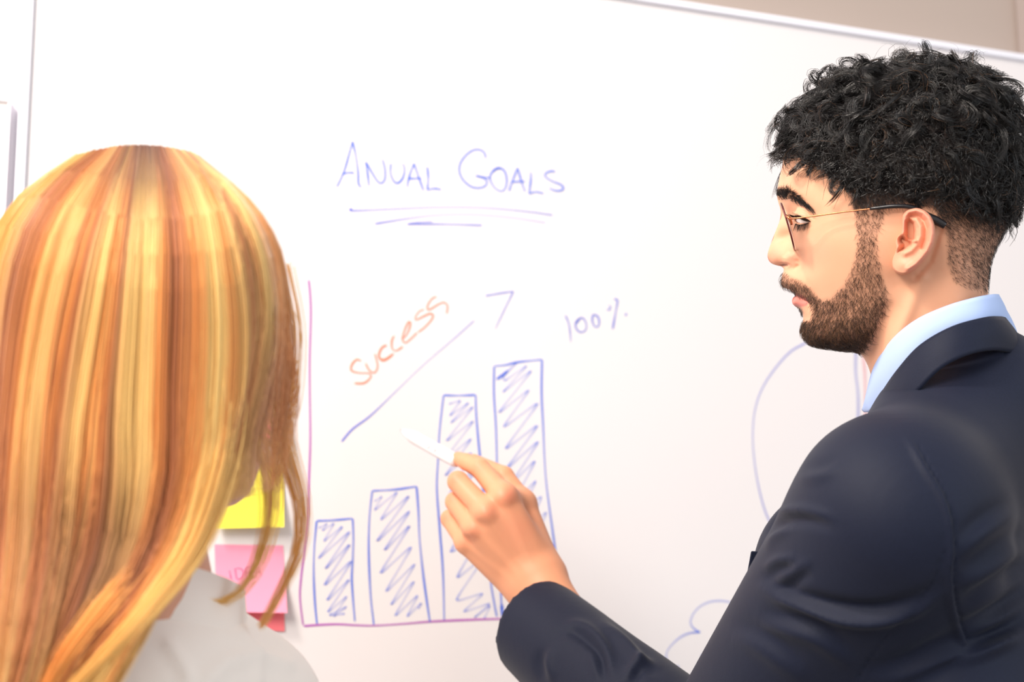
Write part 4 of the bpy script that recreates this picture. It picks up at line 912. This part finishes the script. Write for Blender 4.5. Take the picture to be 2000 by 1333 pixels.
def lay(Q, lift, far=False, u=None):
    dd = wdepth(Q[..., 0], Q[..., 1])-lift
    cl_ = np.sqrt(np.clip((np.linspace(0, 1, Q.shape[1])[None]+.004)/.10, 0, 1))
    if u is not None: cl_ = cl_*np.sqrt(np.clip((u[:, None]+.004)/.10, 0, 1))
    dd = .897-(.897-dd)*cl_
    if far: dd = .897+(.897-dd)*.78
    return V(Q[..., 0], Q[..., 1], dd)
m_whair = mat('blonde_hair', attr=True, rough=0.42, spec=0.35)
YEL = A(srgb(255, 211, 132)); ORA = A(srgb(243, 160, 88)); BRO = A(srgb(190, 116, 78)); DKB = A(srgb(112, 70, 52)); TAN = A(srgb(236, 190, 152))
bu = A([0, .05, .10, .15, .20, .235, .27, .31, .35, .385, .42, .46, .49, .53, .56, .61, .645, .69, .72, .76, .80, .85, .90, .95, 1])
bk = A([ORA, YEL, BRO, ORA, YEL, ORA, BRO, YEL, ORA, BRO, YEL, YEL, YEL, ORA, BRO, ORA, YEL*1.08, YEL*1.05, ORA, YEL, BRO, YEL*.9+TAN*.1, TAN, ORA, TAN])
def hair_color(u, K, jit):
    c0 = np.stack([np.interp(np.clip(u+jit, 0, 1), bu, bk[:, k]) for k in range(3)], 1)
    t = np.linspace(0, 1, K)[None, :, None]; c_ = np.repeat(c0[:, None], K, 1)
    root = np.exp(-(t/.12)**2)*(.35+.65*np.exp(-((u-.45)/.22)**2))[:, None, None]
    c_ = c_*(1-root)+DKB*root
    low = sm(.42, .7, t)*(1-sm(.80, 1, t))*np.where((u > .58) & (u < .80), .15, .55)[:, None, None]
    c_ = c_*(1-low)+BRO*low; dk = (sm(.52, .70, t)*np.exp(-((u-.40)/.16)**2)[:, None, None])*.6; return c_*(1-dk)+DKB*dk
nl = 190; per = 30; ul = np.sort(rng.random(nl)); u = np.repeat(ul, per)+rng.normal(0, .010, nl*per); u = np.clip(u, 0, 1); n = len(u)
kp = (u < .80) | (rng.random(n) < np.where(u > .87, .16, .35)); Q = wsurf(u); t = np.linspace(0, 1, KG)[None, :]
am = np.repeat(rng.uniform(2, 11, nl), per)[:, None]; fr = np.repeat(rng.uniform(5, 11, nl), per)[:, None]; ph = np.repeat(rng.uniform(0, 6.3, nl), per)[:, None]
Qx = Q[..., 0]+am*np.sin(fr*t+ph)*sm(.25, .7, t)+rng.normal(0, 2.2, (n, 1))*(.5+t)
Qy = Q[..., 1]+rng.normal(0, 2, (n, 1))
ll = np.repeat(rng.uniform(-.001, .005, nl), per)[:, None]*sm(0, .25, t)+rng.uniform(0, .002, (n, 1))
Sn = lay(np.stack([Qx, Qy], -1), ll, u=u); Sn[~kp] = Sn[~kp][:, :1]
fm = (u < .74) & (rng.random(n) < .5); Sf = lay(np.stack([Qx, Qy], -1)[fm], ll[fm], True, u[fm])
jit = np.repeat(rng.normal(0, .012, nl), per)
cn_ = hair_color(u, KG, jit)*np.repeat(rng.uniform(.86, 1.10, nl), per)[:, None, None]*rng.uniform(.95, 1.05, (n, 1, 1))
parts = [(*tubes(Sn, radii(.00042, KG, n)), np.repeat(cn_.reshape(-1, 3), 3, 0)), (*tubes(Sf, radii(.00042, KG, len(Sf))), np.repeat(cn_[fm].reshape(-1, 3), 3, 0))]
# wisps hanging in front of the notes
def wisp(pts, dep, n, sp, col, rad=.00030, hug=False):
    q = spline(A(pts, float), 20); t = np.linspace(0, 1, 20); o = rng.normal(0, 1, (n, 1)); o2 = rng.normal(0, 1, (n, 1)); tp_ = np.interp(t, [0, .5, 1], [1.5, 1, .45])[None]
    X = q[None, :, 0]+o*sp*tp_+rng.normal(0, 2, (n, 1))*np.sin(t*4)[None]; Y = q[None, :, 1]+o2*4
    P = V(X, Y, (wdepth(X, Y)+.004-.009*sm(0, .5, t)[None] if hug else dep)+o2*.002+np.zeros_like(X)); cc = A(col)*1.15*rng.uniform(.85, 1.1, (n, 1, 1))*np.ones((n, 20, 1))
    v_, f_ = tubes(P, radii(rad, 20, n)); return v_, f_, np.repeat(cc.reshape(-1, 3), 3, 0)
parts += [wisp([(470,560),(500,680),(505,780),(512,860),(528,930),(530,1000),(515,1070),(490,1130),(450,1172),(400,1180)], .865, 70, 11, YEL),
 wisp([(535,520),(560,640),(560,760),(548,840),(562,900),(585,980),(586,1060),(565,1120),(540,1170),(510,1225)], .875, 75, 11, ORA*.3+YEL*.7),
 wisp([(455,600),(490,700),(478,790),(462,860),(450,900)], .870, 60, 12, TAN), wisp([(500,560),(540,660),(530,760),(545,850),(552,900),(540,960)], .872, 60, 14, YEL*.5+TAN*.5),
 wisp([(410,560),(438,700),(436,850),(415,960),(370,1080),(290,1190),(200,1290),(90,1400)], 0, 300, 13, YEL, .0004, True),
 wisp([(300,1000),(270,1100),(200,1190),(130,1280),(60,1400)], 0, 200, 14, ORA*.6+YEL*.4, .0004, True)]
v, f, c = join(parts)
tag(mk('hair', v, f, m_whair, wo, col=c), 'long straight blonde-brown hair with highlights', kind='stuff')
# the body of hair on the skull beneath the outer strands
G2, o2_ = grid(HC-.15, HC+.15, .004)
q = [(G2[0]-HC[0])*e[0]+(G2[1]-HC[1])*e[1]+(G2[2]-HC[2])*e[2] for e in (wf, wl, UZ)]
d = ellip(G2, P_(-.006, 0, .006), AX, (.080, .072, .077))
face = np.maximum(np.maximum(.030-q[0], q[2]-.052), np.abs(q[1])-.078); d = -smin(-d, face, .008)
mV, mF = nets(d.astype(np.float32), o2_, .004); mV = relax(mV, mF, 2)
if (vnorm(mV, mF)[np.argmin(mV@CF)]@CF) > 0: mF = mF[:, ::-1].copy()
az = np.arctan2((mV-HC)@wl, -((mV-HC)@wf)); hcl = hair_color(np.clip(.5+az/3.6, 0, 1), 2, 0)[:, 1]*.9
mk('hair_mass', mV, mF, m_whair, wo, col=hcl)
uu = np.linspace(0, .75, 60); Q = wsurf(uu); ins = lay(Q, -.004, u=uu); fb = lay(Q, -.004, True, uu); loop = np.concatenate([fb[::-1], ins], 0)
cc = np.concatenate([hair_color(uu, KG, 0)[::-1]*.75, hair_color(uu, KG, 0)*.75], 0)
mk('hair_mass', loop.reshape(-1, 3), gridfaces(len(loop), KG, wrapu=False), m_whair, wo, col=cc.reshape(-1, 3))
